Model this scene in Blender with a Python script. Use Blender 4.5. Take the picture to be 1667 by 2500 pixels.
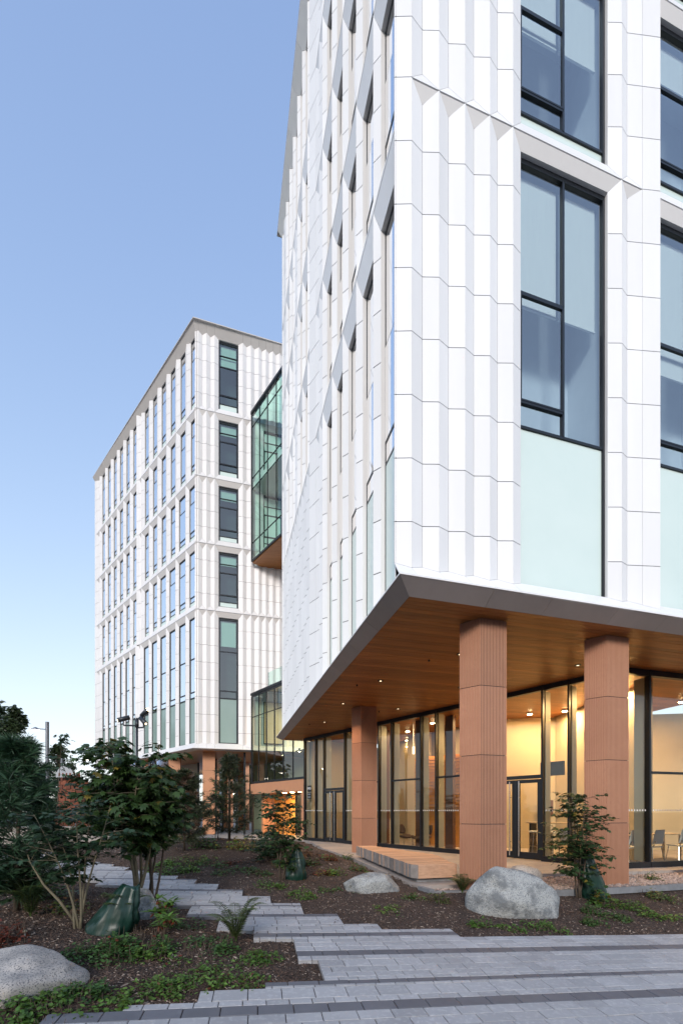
import bpy, math, random
from mathutils import Vector, Matrix, noise as mnoise
rad = math.radians
rnd = random.Random(7)
for o in list(bpy.data.objects): bpy.data.objects.remove(o)
scene = bpy.context.scene
col = scene.collection

# ------------------------------------------------------------------ camera, sky, sun, exposure
EYE = 1.4
cam_d = bpy.data.cameras.new('camera'); cam = bpy.data.objects.new('camera', cam_d); col.objects.link(cam)
cam.location = (0, 0, EYE); cam.rotation_euler = (rad(90), 0, 0)
cam_d.sensor_fit = 'VERTICAL'; cam_d.sensor_height = 36.0; cam_d.lens = 36.0*1047/2500
cam_d.shift_y = 730/2500; cam_d.clip_start = .05; cam_d.clip_end = 2000
scene.camera = cam

SUN_EL, SUN_ROT = 20.0, 190.0; SOFT = .5
world = bpy.data.worlds.new('World'); scene.world = world; world.use_nodes = True
wn = world.node_tree.nodes; wl = world.node_tree.links
sky = wn.new('ShaderNodeTexSky'); sky.sky_type = 'NISHITA'; sky.sun_disc = False
sky.sun_elevation = rad(SUN_EL); sky.sun_rotation = rad(SUN_ROT)
sky.altitude = 80; sky.air_density = 1.0; sky.dust_density = 0.2; sky.ozone_density = 2.5
k1 = wn.new('ShaderNodeVectorMath'); k1.operation = 'MULTIPLY_ADD'; k1.inputs[1].default_value = (SOFT,)*3; k1.inputs[2].default_value = (1, 1, 1)
k2 = wn.new('ShaderNodeVectorMath'); k2.operation = 'DIVIDE'    # soft shoulder: a hazy evening sky without the hot horizon
hsv = wn.new('ShaderNodeHueSaturation'); hsv.inputs['Hue'].default_value = 0.518; hsv.inputs['Saturation'].default_value = 1.06
wl.new(sky.outputs[0], k1.inputs[0]); wl.new(sky.outputs[0], k2.inputs[0]); wl.new(k1.outputs[0], k2.inputs[1]); wl.new(k2.outputs[0], hsv.inputs['Color']); wl.new(hsv.outputs[0], wn['Background'].inputs[0]); wn['Background'].inputs[1].default_value = 0.15

sun_d = bpy.data.lights.new('sun', 'SUN'); sun = bpy.data.objects.new('sun', sun_d); col.objects.link(sun)
sun_d.energy = 0.5; sun_d.angle = rad(16); sun_d.color = (1.0, .93, .87)
sun.rotation_euler = (rad(90-SUN_EL), 0, rad(180-SUN_ROT)); sun.location = (0, -20, 30)

scene.view_settings.view_transform = 'Standard'; scene.view_settings.look = 'None'
scene.view_settings.gamma = 1.0; scene.view_settings.use_curve_mapping = False
scene.view_settings.exposure = 2.45
scene.render.film_transparent = False
try:
    scene.cycles.use_denoising = True; scene.cycles.max_bounces = 8; scene.cycles.transparent_max_bounces = 24
    scene.cycles.caustics_reflective = False; scene.cycles.caustics_refractive = False
    scene.cycles.sample_clamp_indirect = 6.0
except Exception: pass

# ------------------------------------------------------------------ helpers
def vadd(a, b): return tuple(x+y for x, y in zip(a, b))
def vmul(a, k): return tuple(x*k for x in a)
def vsub(a, b): return tuple(x-y for x, y in zip(a, b))
def lerp(a, b, t): return tuple(x+(y-x)*t for x, y in zip(a, b))
def sstep(x, a, b):
    t = max(0., min(1., (x-a)/(b-a))); return t*t*(3-2*t)

class MB:
    def __init__(s): s.v = []; s.f = []
    def add(s, vs, fs):
        n = len(s.v); s.v.extend(tuple(v) for v in vs); s.f.extend(tuple(i+n for i in f) for f in fs)
    def box(s, c, d, rz=0):
        cx, cy, cz = c; a, b, h = d[0]/2, d[1]/2, d[2]/2; co, si = math.cos(rz), math.sin(rz)
        vs = []
        for z in (-h, h):
            for x, y in ((-a, -b), (a, -b), (a, b), (-a, b)):
                vs.append((cx+x*co-y*si, cy+x*si+y*co, cz+z))
        s.add(vs, [(3, 2, 1, 0), (4, 5, 6, 7), (0, 1, 5, 4), (1, 2, 6, 5), (2, 3, 7, 6), (3, 0, 4, 7)]); return s
    def obox(s, o, a, b, c):
        o = Vector(o); a = Vector(a); b = Vector(b); c = Vector(c)
        if a.cross(b).dot(c) < 0: a, b = b, a
        vs = [o, o+a, o+a+b, o+b, o+c, o+a+c, o+a+b+c, o+b+c]
        s.add(vs, [(3, 2, 1, 0), (4, 5, 6, 7), (0, 1, 5, 4), (1, 2, 6, 5), (2, 3, 7, 6), (3, 0, 4, 7)]); return s
    def prism(s, poly, z0, z1):
        n = len(poly)
        ar = sum(poly[i][0]*poly[(i+1) % n][1]-poly[(i+1) % n][0]*poly[i][1] for i in range(n))
        if ar < 0: poly = poly[::-1]
        vs = [(p[0], p[1], z0) for p in poly]+[(p[0], p[1], z1) for p in poly]
        fs = [tuple(range(n-1, -1, -1)), tuple(range(n, 2*n))]+[(i, (i+1) % n, n+(i+1) % n, n+i) for i in range(n)]
        s.add(vs, fs); return s
    def slab(s, pts, inward, t, back=False):
        n = len(pts); P = [Vector(p) for p in pts]; I = Vector(inward)
        nn = Vector((0, 0, 0))
        for i in range(n): nn += P[i].cross(P[(i+1) % n])
        if nn.dot(I) > 0: P = P[::-1]
        vs = P+[p+I*t for p in P]
        fs = [tuple(range(n))]+[((i+1) % n, i, n+i, n+(i+1) % n) for i in range(n)]
        if back: fs.append(tuple(range(2*n-1, n-1, -1)))
        s.add(vs, fs); return s
    def tube(s, pts, radii, n=6, cap=True):
        P = [Vector(p) for p in pts]; N = len(P); rings = []
        if not isinstance(radii, (list, tuple)): radii = [radii]*N
        base = len(s.v); prev = None
        for i in range(N):
            t = (P[min(i+1, N-1)]-P[max(i-1, 0)])
            if t.length < 1e-9: t = Vector((0, 0, 1))
            t.normalize()
            if prev is None:
                a = Vector((1, 0, 0)) if abs(t.x) < .8 else Vector((0, 1, 0)); u = t.cross(a).normalized()
            else:
                u = prev-t*prev.dot(t)
                if u.length < 1e-6: u = t.cross(Vector((1, 0, .3)))
                u.normalize()
            prev = u; w = t.cross(u)
            for k in range(n):
                an = 2*math.pi*k/n; s.v.append(tuple(P[i]+(u*math.cos(an)+w*math.sin(an))*radii[i]))
        for i in range(N-1):
            for k in range(n):
                a = base+i*n+k; b = base+i*n+(k+1) % n; s.f.append((a, b, b+n, a+n))
        if cap:
            s.f.append(tuple(base+k for k in range(n-1, -1, -1))); s.f.append(tuple(base+(N-1)*n+k for k in range(n)))
        return s
    def lathe(s, c, prof, n=16):
        base = len(s.v)
        for r, z in prof:
            for k in range(n):
                a = 2*math.pi*k/n; s.v.append((c[0]+r*math.cos(a), c[1]+r*math.sin(a), c[2]+z))
        for i in range(len(prof)-1):
            for k in range(n):
                a = base+i*n+k; b = base+i*n+(k+1) % n; s.f.append((a, b, b+n, a+n))
        s.f.append(tuple(base+k for k in range(n-1, -1, -1))); s.f.append(tuple(base+(len(prof)-1)*n+k for k in range(n)))
        return s
    def build(s, name, m, parent=None, smooth=False, **kw):
        me = bpy.data.meshes.new(name); me.from_pydata(s.v, [], s.f); me.update()
        if smooth: me.polygons.foreach_set('use_smooth', [True]*len(me.polygons))
        if m is not None: me.materials.append(M[m] if isinstance(m, str) else m)
        o = bpy.data.objects.new(name, me); col.objects.link(o)
        if parent is not None:
            o.parent = parent
            if parent.type == 'EMPTY' and not parent.get('_local'): o.location = -Vector(parent.location)
        for k, v in kw.items(): o[k] = v
        return o

def thing(name, label, cat, loc, group=None, local=False, rz=0):
    o = bpy.data.objects.new(name, None); col.objects.link(o); o.location = loc; o.empty_display_size = .2
    o.rotation_euler = (0, 0, rz)
    o['label'] = label; o['category'] = cat
    if group: o['group'] = group
    if local: LOCAL.add(o.name); o['_local'] = 1
    return o
LOCAL = set()
def copy_tree(src, loc, rz, label=None, sc=None):
    r = src.copy(); col.objects.link(r); r.location = loc; r.rotation_euler = (0, 0, rz)
    if sc: r.scale = (sc, sc, sc)
    if label: r['label'] = label
    for ch in [c for c in bpy.data.objects if c.parent == src]:
        c = ch.copy(); col.objects.link(c); c.parent = r
        for g in [q for q in bpy.data.objects if q.parent == ch]:
            d = g.copy(); col.objects.link(d); d.parent = c
    return r

# ------------------------------------------------------------------ materials
M = {}
def mat(name, c, rough=.5, metal=0., c2=None, scale=4., stretch=(1, 1, 1), bump=0., bscale=40., isl=0., detail=4., spec=None, bdist=.01, c3=None, scale3=60, coord='Object', rng=(.3, .7)):
    m = bpy.data.materials.new(name); m.use_nodes = True; M[name] = m
    nt = m.node_tree; N = nt.nodes; Lk = nt.links; b = N['Principled BSDF']
    b.inputs['Roughness'].default_value = rough; b.inputs['Metallic'].default_value = metal
    if spec is not None: b.inputs['Specular IOR Level'].default_value = spec
    b.inputs['Base Color'].default_value = (*c, 1)
    tc = N.new('ShaderNodeTexCoord'); mp = N.new('ShaderNodeMapping'); Lk.new(tc.outputs[coord], mp.inputs[0]); mp.inputs['Scale'].default_value = stretch
    out = None
    if c2 is not None:
        t = N.new('ShaderNodeTexNoise'); t.inputs['Scale'].default_value = scale; t.inputs['Detail'].default_value = detail; t.inputs['Roughness'].default_value = .62
        Lk.new(mp.outputs[0], t.inputs['Vector'])
        rmp = N.new('ShaderNodeMapRange'); rmp.inputs['From Min'].default_value = rng[0]; rmp.inputs['From Max'].default_value = rng[1]; Lk.new(t.outputs['Fac'], rmp.inputs['Value'])
        mx = N.new('ShaderNodeMix'); mx.data_type = 'RGBA'; mx.inputs[6].default_value = (*c, 1); mx.inputs[7].default_value = (*c2, 1); Lk.new(rmp.outputs[0], mx.inputs[0]); out = mx.outputs[2]
    if c3 is not None:
        t3 = N.new('ShaderNodeTexNoise'); t3.inputs['Scale'].default_value = scale3; t3.inputs['Detail'].default_value = 3; Lk.new(mp.outputs[0], t3.inputs['Vector'])
        r3 = N.new('ShaderNodeMapRange'); r3.inputs['From Min'].default_value = .53; r3.inputs['From Max'].default_value = .62; Lk.new(t3.outputs['Fac'], r3.inputs['Value'])
        m3 = N.new('ShaderNodeMix'); m3.data_type = 'RGBA'; m3.inputs[7].default_value = (*c3, 1); Lk.new(r3.outputs[0], m3.inputs[0])
        if out is not None: Lk.new(out, m3.inputs[6])
        else: m3.inputs[6].default_value = (*c, 1)
        out = m3.outputs[2]
    if isl:
        g = N.new('ShaderNodeNewGeometry'); oi = N.new('ShaderNodeObjectInfo'); ad = N.new('ShaderNodeMath'); ad.operation = 'ADD'
        Lk.new(g.outputs['Random Per Island'], ad.inputs[0]); Lk.new(oi.outputs['Random'], ad.inputs[1])
        fr = N.new('ShaderNodeMath'); fr.operation = 'FRACT'; Lk.new(ad.outputs[0], fr.inputs[0])
        mr = N.new('ShaderNodeMapRange'); mr.inputs['To Min'].default_value = 1-isl; mr.inputs['To Max'].default_value = 1+isl; Lk.new(fr.outputs[0], mr.inputs['Value'])
        hs = N.new('ShaderNodeHueSaturation'); Lk.new(mr.outputs[0], hs.inputs['Value'])
        if out is not None: Lk.new(out, hs.inputs['Color'])
        else: hs.inputs['Color'].default_value = (*c, 1)
        out = hs.outputs[0]
    if out is not None: Lk.new(out, b.inputs['Base Color'])
    if bump:
        t2 = N.new('ShaderNodeTexNoise'); t2.inputs['Scale'].default_value = bscale; t2.inputs['Detail'].default_value = 5; Lk.new(mp.outputs[0], t2.inputs['Vector'])
        bp = N.new('ShaderNodeBump'); bp.inputs['Strength'].default_value = bump; bp.inputs['Distance'].default_value = bdist; Lk.new(t2.outputs['Fac'], bp.inputs['Height']); Lk.new(bp.outputs[0], b.inputs['Normal'])
    return m
def leafmat(name, c, c2, rough=.5, trans=.25, scale=3.):
    m = mat(name, c, rough, c2=c2, scale=scale, isl=.5)
    N = m.node_tree.nodes; Lk = m.node_tree.links; b = N['Principled BSDF']
    tr = N.new('ShaderNodeBsdfTranslucent'); mx = N.new('ShaderNodeMixShader'); mx.inputs[0].default_value = trans
    src = b.inputs['Base Color'].links[0].from_socket
    Lk.new(src, tr.inputs[0]); Lk.new(b.outputs[0], mx.inputs[1]); Lk.new(tr.outputs[0], mx.inputs[2]); Lk.new(mx.outputs[0], N['Material Output'].inputs[0]); return m
def glassmat(name, tint, refl=(1, 1, 1), ior=1.6, base=.06, rough=.0, diffuse=None, dfac=0.):
    m = bpy.data.materials.new(name); m.use_nodes = True; M[name] = m
    nt = m.node_tree; N = nt.nodes; Lk = nt.links; N.remove(N['Principled BSDF'])
    tr = N.new('ShaderNodeBsdfTransparent'); tr.inputs[0].default_value = (*tint, 1)
    gl = N.new('ShaderNodeBsdfGlossy'); gl.inputs['Roughness'].default_value = rough; gl.inputs[0].default_value = (*refl, 1)
    fr = N.new('ShaderNodeFresnel'); fr.inputs[0].default_value = ior
    ad = N.new('ShaderNodeMath'); ad.operation = 'ADD'; ad.inputs[1].default_value = base; ad.use_clamp = True; Lk.new(fr.outputs[0], ad.inputs[0])
    a = tr.outputs[0]
    if diffuse:
        df = N.new('ShaderNodeBsdfDiffuse'); df.inputs[0].default_value = (*diffuse, 1); m2 = N.new('ShaderNodeMixShader'); m2.inputs[0].default_value = dfac
        Lk.new(a, m2.inputs[1]); Lk.new(df.outputs[0], m2.inputs[2]); a = m2.outputs[0]
    mx = N.new('ShaderNodeMixShader'); Lk.new(ad.outputs[0], mx.inputs[0]); Lk.new(a, mx.inputs[1]); Lk.new(gl.outputs[0], mx.inputs[2])
    Lk.new(mx.outputs[0], N['Material Output'].inputs[0]); return m
def emit(name, c, s):
    m = bpy.data.materials.new(name); m.use_nodes = True; M[name] = m
    b = m.node_tree.nodes['Principled BSDF']; b.inputs['Base Color'].default_value = (.8, .8, .8, 1)
    b.inputs['Emission Color'].default_value = (*c, 1); b.inputs['Emission Strength'].default_value = s; return m

mat('panel', (.80, .795, .79), .4, c2=(.77, .765, .76), scale=1.1, stretch=(3.5, 3.5, .45), isl=.045, spec=.4, detail=6.)
mat('panel_far', (.76, .74, .73), .42, c2=(.72, .70, .69), scale=1.1, stretch=(3, 3, .4), isl=.03, spec=.4)
mat('backing', (.035, .036, .04), .8)
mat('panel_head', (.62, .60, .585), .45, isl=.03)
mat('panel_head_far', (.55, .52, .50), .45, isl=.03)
mat('fascia', (.37, .33, .31), .42, metal=.1, c2=(.42, .375, .355), scale=1.5, isl=.05)
mat('fascia_far', (.5, .47, .45), .45, isl=.03)
mat('reveal', (.72, .71, .70), .45)
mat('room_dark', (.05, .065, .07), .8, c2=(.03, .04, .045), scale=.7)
mat('frame', (.018, .021, .026), .35, metal=.4)
mat('room', (.66, .71, .77), .8, c2=(.52, .58, .65), scale=.7)
mat('blind', (.90, .92, .91), .8, c2=(.86, .88, .88), scale=6, stretch=(6, 6, .3))
mat('frost', (.66, .765, .725), .1, c2=(.60, .715, .675), scale=.45, spec=.6)
glassmat('glass', (.88, .985, 1.0), ior=1.6, base=.2)
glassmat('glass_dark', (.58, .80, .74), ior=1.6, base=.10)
glassmat('glass_frost', (.86, .97, .95), ior=1.5, base=.06)
glassmat('glass_lobby', (.88, .90, .85), ior=1.42, base=.03)
glassmat('glass_bridge', (.78, 1.0, .93), ior=1.3, base=.04)
mat('wood', (.44, .18, .05), .42, c2=(.31, .115, .03), scale=2.2, stretch=(.4, 5, 5), isl=.22, bump=.05)
mat('wood_light', (.42, .20, .08), .5, c2=(.32, .14, .05), scale=3, stretch=(1, 1, 6), isl=.1)
mat('terracotta', (.49, .245, .145), .62, c2=(.43, .205, .12), scale=1.6, isl=.07, c3=(.46, .225, .135), scale3=14)
mat('terracotta_plain', (.52, .25, .13), .6, c2=(.47, .22, .115), scale=2)
mat('concrete', (.44, .37, .32), .75, c2=(.30, .27, .245), scale=1.2, bump=.1, bscale=30, c3=(.40, .36, .33), scale3=8)
mat('kerb', (.25, .255, .265), .85, c2=(.17, .175, .185), scale=5, bump=.3, bscale=60)
mat('timber', (.58, .35, .22), .65, c2=(.43, .25, .15), scale=3, stretch=(1.2, 9, 9), isl=.16, bump=.35, bscale=14, bdist=.006)
mat('timber_end', (.33, .29, .26), .8, c2=(.22, .19, .17), scale=8, isl=.22, bump=.4)
mat('paver', (.43, .42, .42), .72, c2=(.36, .35, .355), scale=1.6, isl=.12, bump=.3, bscale=220, bdist=.002, c3=(.46, .45, .445), scale3=24, detail=8.)
mat('paver_dark', (.155, .155, .17), .6, c2=(.13, .131, .145), scale=6, isl=.12, bump=.25, bscale=220, bdist=.002)
mat('mulch', (.075, .047, .034), .95, c2=(.035, .021, .016), scale=14, bump=1., bscale=75, bdist=.03, c3=(.14, .095, .07), scale3=55)
mat('chip', (.125, .078, .056), .9, isl=.8, c2=(.07, .042, .03), scale=3)
mat('chip_pale', (.36, .28, .22), .85, isl=.5)
mat('gravel', (.40, .30, .25), .85, isl=.4)
mat('granite', (.52, .47, .42), .8, c2=(.30, .28, .26), scale=3.0, rng=(.4, .65), bump=.5, bscale=35, bdist=.012, c3=(.13, .13, .135), scale3=90)
mat('granite_grey', (.42, .42, .40), .82, c2=(.185, .19, .19), scale=3.4, rng=(.46, .6), bump=.9, bscale=22, bdist=.03, c3=(.15, .165, .17), scale3=70)
mat('bark', (.115, .085, .06), .9, c2=(.07, .05, .036), scale=20, bump=.5)
mat('bark_pale', (.2, .17, .11), .85, c2=(.13, .11, .07), scale=16, bump=.4)
leafmat('leaf_maple', (0.0266, 0.0626, 0.0216), (0.0425, 0.0806, 0.023))
leafmat('leaf_maple_dark', (0.0194, 0.0475, 0.0202), (0.0317, 0.0648, 0.0252))
leafmat('leaf_big', (0.0259, 0.0594, 0.0154), (0.0418, 0.0786, 0.0176))
leafmat('leaf_gold', (.30, .20, .03), (.16, .15, .03))
leafmat('leaf_red', (.24, .05, .025), (.14, .04, .02))
leafmat('leaf_cover', (0.076, 0.165, 0.027), (0.134, 0.225, 0.038))
leafmat('leaf_cover_b', (0.05, 0.112, 0.032), (0.084, 0.165, 0.038))
leafmat('leaf_rhodo', (0.151, 0.255, 0.054), (0.084, 0.18, 0.038), rough=.35)
leafmat('leaf_fern', (0.092, 0.128, 0.032), (0.059, 0.09, 0.024))
leafmat('leaf_dead', (.19, .10, .045), (.12, .06, .03))
leafmat('needle', (0.0245, 0.0648, 0.0295), (0.0389, 0.0864, 0.0389), trans=.1)
leafmat('needle_dark', (0.0266, 0.0382, 0.0173), (0.0425, 0.054, 0.0216), trans=.1)
leafmat('needle_brown', (.10, .052, .03), (.07, .045, .025), trans=.1)
leafmat('leaf_far', (0.0245, 0.0454, 0.0173), (0.0425, 0.0648, 0.0202))
mat('bag', (.004, .026, .017), .38, c2=(.008, .042, .028), scale=4, spec=.6)
mat('pole', (.05, .055, .062), .45, metal=.6)
mat('pole_light', (.12, .13, .15), .45, metal=.5)
mat('steel', (.62, .62, .60), .25, metal=1.)
mat('cream', (.54, .45, .31), .8, c2=(.50, .42, .285), scale=1.5)
mat('cream_dark', (.45, .38, .26), .8)
mat('floor_in', (.42, .36, .27), .35, c2=(.38, .32, .24), scale=1)
mat('fin', (.34, .36, .33), .5, metal=.2)
mat('amber', (.66, .29, .06), .5, isl=.12)
mat('brown_wood', (.11, .05, .03), .5)
mat('chair_brown', (.055, .032, .024), .8)
mat('chair_white', (.6, .63, .64), .5)
mat('table_top', (.62, .47, .28), .4)
mat('black', (.01, .01, .012), .4)
mat('corten', (.20, .062, .03), .85, c2=(.13, .04, .022), scale=5, bump=.3, isl=.25)
mat('grey_metal', (.3, .31, .33), .4, metal=.7)
mat('banner', (.012, .018, .06), .7, c2=(.018, .026, .075), scale=2)
mat('white_paint', (.78, .79, .8), .6)
mat('red_band', (.34, .07, .05), .6, isl=.1)
mat('sign_white', (.85, .85, .85), .5)
emit('lamp_warm', (1, .72, .38), 12.)
emit('lamp_dim', (1, .75, .45), .5)
emit('lamp_cool', (1, .9, .75), 5.)
emit('screen', (.35, .6, 1.0), 2.0)
emit('lamp_off', (1, .8, .5), .5)
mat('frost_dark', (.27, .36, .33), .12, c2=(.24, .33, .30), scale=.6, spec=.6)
glassmat('glass_link', (.74, .92, .82), ior=1.45, base=.05)
glassmat('glass_clear', (.98, .99, .98), ior=1.1, base=.01)
glassmat('glass_far', (.86, .97, .955), ior=1.5, base=.08)
# ------------------------------------------------------------------ facade builder
B = (.9649, .2627); A = (-.2711, .9625)
def nrm(v): 
    l = math.hypot(*v); return (v[0]/l, v[1]/l)
def P3(O, D, N, u, s, z): return (O[0]+D[0]*u+N[0]*s, O[1]+D[1]*u+N[1]*s, z)
def clip_z(poly, z, keep_above):
    out = []; n = len(poly)
    for i in range(n):
        a, b = poly[i], poly[(i+1) % n]
        ia = (a[1] >= z) == keep_above or abs(a[1]-z) < 1e-9; ib = (b[1] >= z) == keep_above or abs(b[1]-z) < 1e-9
        if ia: out.append(a)
        if ia != ib and abs(b[1]-a[1]) > 1e-9:
            t = (z-a[1])/(b[1]-a[1]); out.append((a[0]+(b[0]-a[0])*t, z))
    r = []
    for p in out:
        if not r or math.hypot(p[0]-r[-1][0], p[1]-r[-1][1]) > 1e-5: r.append(p)
    if len(r) > 1 and math.hypot(r[0][0]-r[-1][0], r[0][1]-r[-1][1]) < 1e-5: r.pop()
    return r
def area2(poly):
    n = len(poly); return .5*sum(poly[i][0]*poly[(i+1) % n][1]-poly[(i+1) % n][0]*poly[i][1] for i in range(n))
def inset(poly, gh, gv):
    if len(poly) < 3: return None
    if area2(poly) < 0: poly = poly[::-1]
    n = len(poly); L = []
    for i in range(n):
        a, b = poly[i], poly[(i+1) % n]; dx, dy = b[0]-a[0], b[1]-a[1]; l = math.hypot(dx, dy)
        g = gh if abs(dy) < .02*l else gv
        nx, ny = -dy/l, dx/l; L.append((nx, ny, nx*a[0]+ny*a[1]+g))
    out = []
    for i in range(n):
        a, b = L[i-1], L[i]; det = a[0]*b[1]-a[1]*b[0]
        if abs(det) < 1e-6: out.append(poly[i]); continue
        out.append(((a[2]*b[1]-b[2]*a[1])/det, (a[0]*b[2]-b[0]*a[2])/det))
    if area2(out) < 2e-4: return None
    xs = [p[0] for p in poly]; ys = [p[1] for p in poly]
    for p in out:
        if not (min(xs)-.01 <= p[0] <= max(xs)+.01 and min(ys)-.01 <= p[1] <= max(ys)+.01): return None
    return out
def vis(pts, inward):
    n = len(pts); c = vmul((sum(p[0] for p in pts), sum(p[1] for p in pts), sum(p[2] for p in pts)), 1/n)
    v = Vector(c)-Vector((0, 0, EYE)); d = v.length
    if v.y < .5: return 0
    f = v.dot(Vector(inward))/d
    px = v.x/v.y; pz = v.z/v.y
    if abs(px) > .82 or pz > 1.95 or f <= 0: return 0
    P = [Vector(p) for p in pts]; ar = Vector((0, 0, 0))
    for i in range(1, n-1): ar += (P[i]-P[0]).cross(P[i+1]-P[0])
    return ar.length*f/d**2
def inward_of(pts, N):
    P = [Vector(p) for p in pts]; nn = Vector((0, 0, 0))
    for i in range(len(P)): nn += P[i].cross(P[(i+1) % len(P)])
    nn.normalize()
    if nn.dot(Vector((N[0], N[1], 0))) < 0: nn = -nn
    return nn
PANELS = {}
def panel(key, pts, inn): PANELS.setdefault(key, []).append((vis(pts, inn), pts, inn))
def flush_panels(key, m, parent, name='panel', limit=300):
    L = sorted(PANELS.get(key, []), key=lambda q: -q[0])
    for w, pts, inn in L[:limit]: MB().slab(pts, inn, .018).build(name, m, parent)
    if len(L) > limit:
        mb = MB()
        for w, pts, inn in L[limit:]: mb.slab(pts, inn, .018)
        mb.build(name+'_field', m, parent, kind='stuff')

def window(bld, O, D, N, u0, u1, se, sw, z0, z1, spec, rg):
    g = lambda u, s, z: P3(O, D, N, u, s, z)
    fm = MB(); fw = spec.get('fw', .055)
    D3 = Vector((D[0], D[1], 0)); N3 = Vector((N[0], N[1], 0)); Z3 = Vector((0, 0, 1))
    def bar(ua, ub, za, zb, s0=-.03, s1=.05):
        s0 *= spec.get('pr', 1.)
        fm.obox(g(ua, sw+s0, za), D3*(ub-ua), N3*(s1-s0), Z3*(zb-za))
    fr_ = spec.get('fr', fw*1.4); hd = spec.get('head', .12)
    bar(u0, u0+fw, z0, z1); bar(u1-fr_, u1, z0, z1); bar(u0+fw, u1-fr_, z1-hd, z1); bar(u0+fw, u1-fr_, z0, z0+fw*.8)
    ia, ib = u0+fw, u1-fr_; ja, jb = z0+fw*.8, z1-hd
    frost = spec['frost']; cuts = spec['cuts']; zf = ja+frost*(jb-ja) if frost else ja
    mid = spec.get('mid'); um = ia+(ib-ia)*.51 if mid else None
    cells = []
    if frost: cells.append((ia, ib, ja, zf-.02, 'f'))
    zs = [zf]+[zf+c*(jb-zf) for c in cuts]+[jb]
    t = .022
    if frost: bar(ia, ib, zf-t, zf+t, -.025, .03)
    cols = [(ia, um, True), (um, ib, False)] if mid else [(ia, ib, True)]
    for ca, cb, cut in cols:
        zz = zs if cut else [zf, jb]
        for k in range(len(zz)-1):
            cells.append((ca, cb, zz[k]+t, zz[k+1]-t, 'o' if (cut and k == spec.get('op', 1)) else 'v'))
            if k: bar(ca, cb, zz[k]-t, zz[k]+t, -.03, .03)
        if cut and len(zz) > spec.get('op', 1)+1:   # operable sash: heavier frame
            k = spec.get('op', 1); a, b2 = zz[k]+t, zz[k+1]-t; q = .03
            bar(ca, ca+q, a, b2, -.035, .01); bar(cb-q, cb, a, b2, -.035, .01); bar(ca+q, cb-q, a, a+q, -.035, .01); bar(ca+q, cb-q, b2-q, b2, -.035, .01)
    if mid: bar(um-t, um+t, zf+t, jb, -.03, .04)
    wo = fm.build('window', 'frame', bld)
    for (a, b, c, d, kind) in cells:
        s = sw+(.004 if kind != 'o' else -.012)
        mb = MB(); mb.add([g(a, s, c), g(b, s, c), g(b, s, d), g(a, s, d)], [(0, 1, 2, 3)])
        mb.build('spandrel_pane' if kind == 'f' else 'pane', spec.get('fm', 'frost') if kind == 'f' else spec.get('glass', 'glass'), wo)
    # blinds, one for each column
    for ca, cb, cut in cols:
        bl = spec['blind'](rg)
        if bl > .02:
            zb_ = jb-bl*(jb-zf); mb = MB(); mb.slab([g(ca+.03, sw+.13, zb_), g(cb-.03, sw+.13, zb_), g(cb-.03, sw+.13, jb), g(ca+.03, sw+.13, jb)], N3, .004, True)
            mb.obox(g(ca+.03, sw+.115, zb_-.02), D3*(cb-ca-.06), N3*.03, Z3*.03)
            mb.build('blind', 'blind', wo)
    # reveals
    rv = MB(); q = .012
    rv.slab([g(u0, se, z0), g(u0, sw, z0), g(u0, sw, z1), g(u0, se, z1)], -D3, q)
    rv.slab([g(u1, se, z0), g(u1, sw, z0), g(u1, sw, z1), g(u1, se, z1)], D3, q)
    rv.slab([g(u0, se, z0), g(u1, se, z0), g(u1, sw, z0), g(u0, sw, z0)], -Z3, q)
    rv.slab([g(u0, se, z1), g(u1, se, z1), g(u1, sw, z1), g(u0, sw, z1)], Z3, q)
    rv.build('reveal', 'reveal', wo)
    rm = MB(); dp = spec.get('depth', 1.6)*.55; e = .05
    a, b, c, d = u0-.0, u1+.0, zf+.0, z1
    s0 = sw+.06; s1 = sw+dp
    rm.add([g(a, s0, c), g(b, s0, c), g(b, s0, d), g(a, s0, d), g(a, s1, c), g(b, s1, c), g(b, s1, d), g(a, s1, d)],
           [(4, 5, 6, 7), (0, 4, 7, 3), (5, 1, 2, 6), (0, 1, 5, 4), (3, 7, 6, 2)])
    rm.build('room_lining', spec.get('room', 'room'), wo)
    return wo

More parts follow.
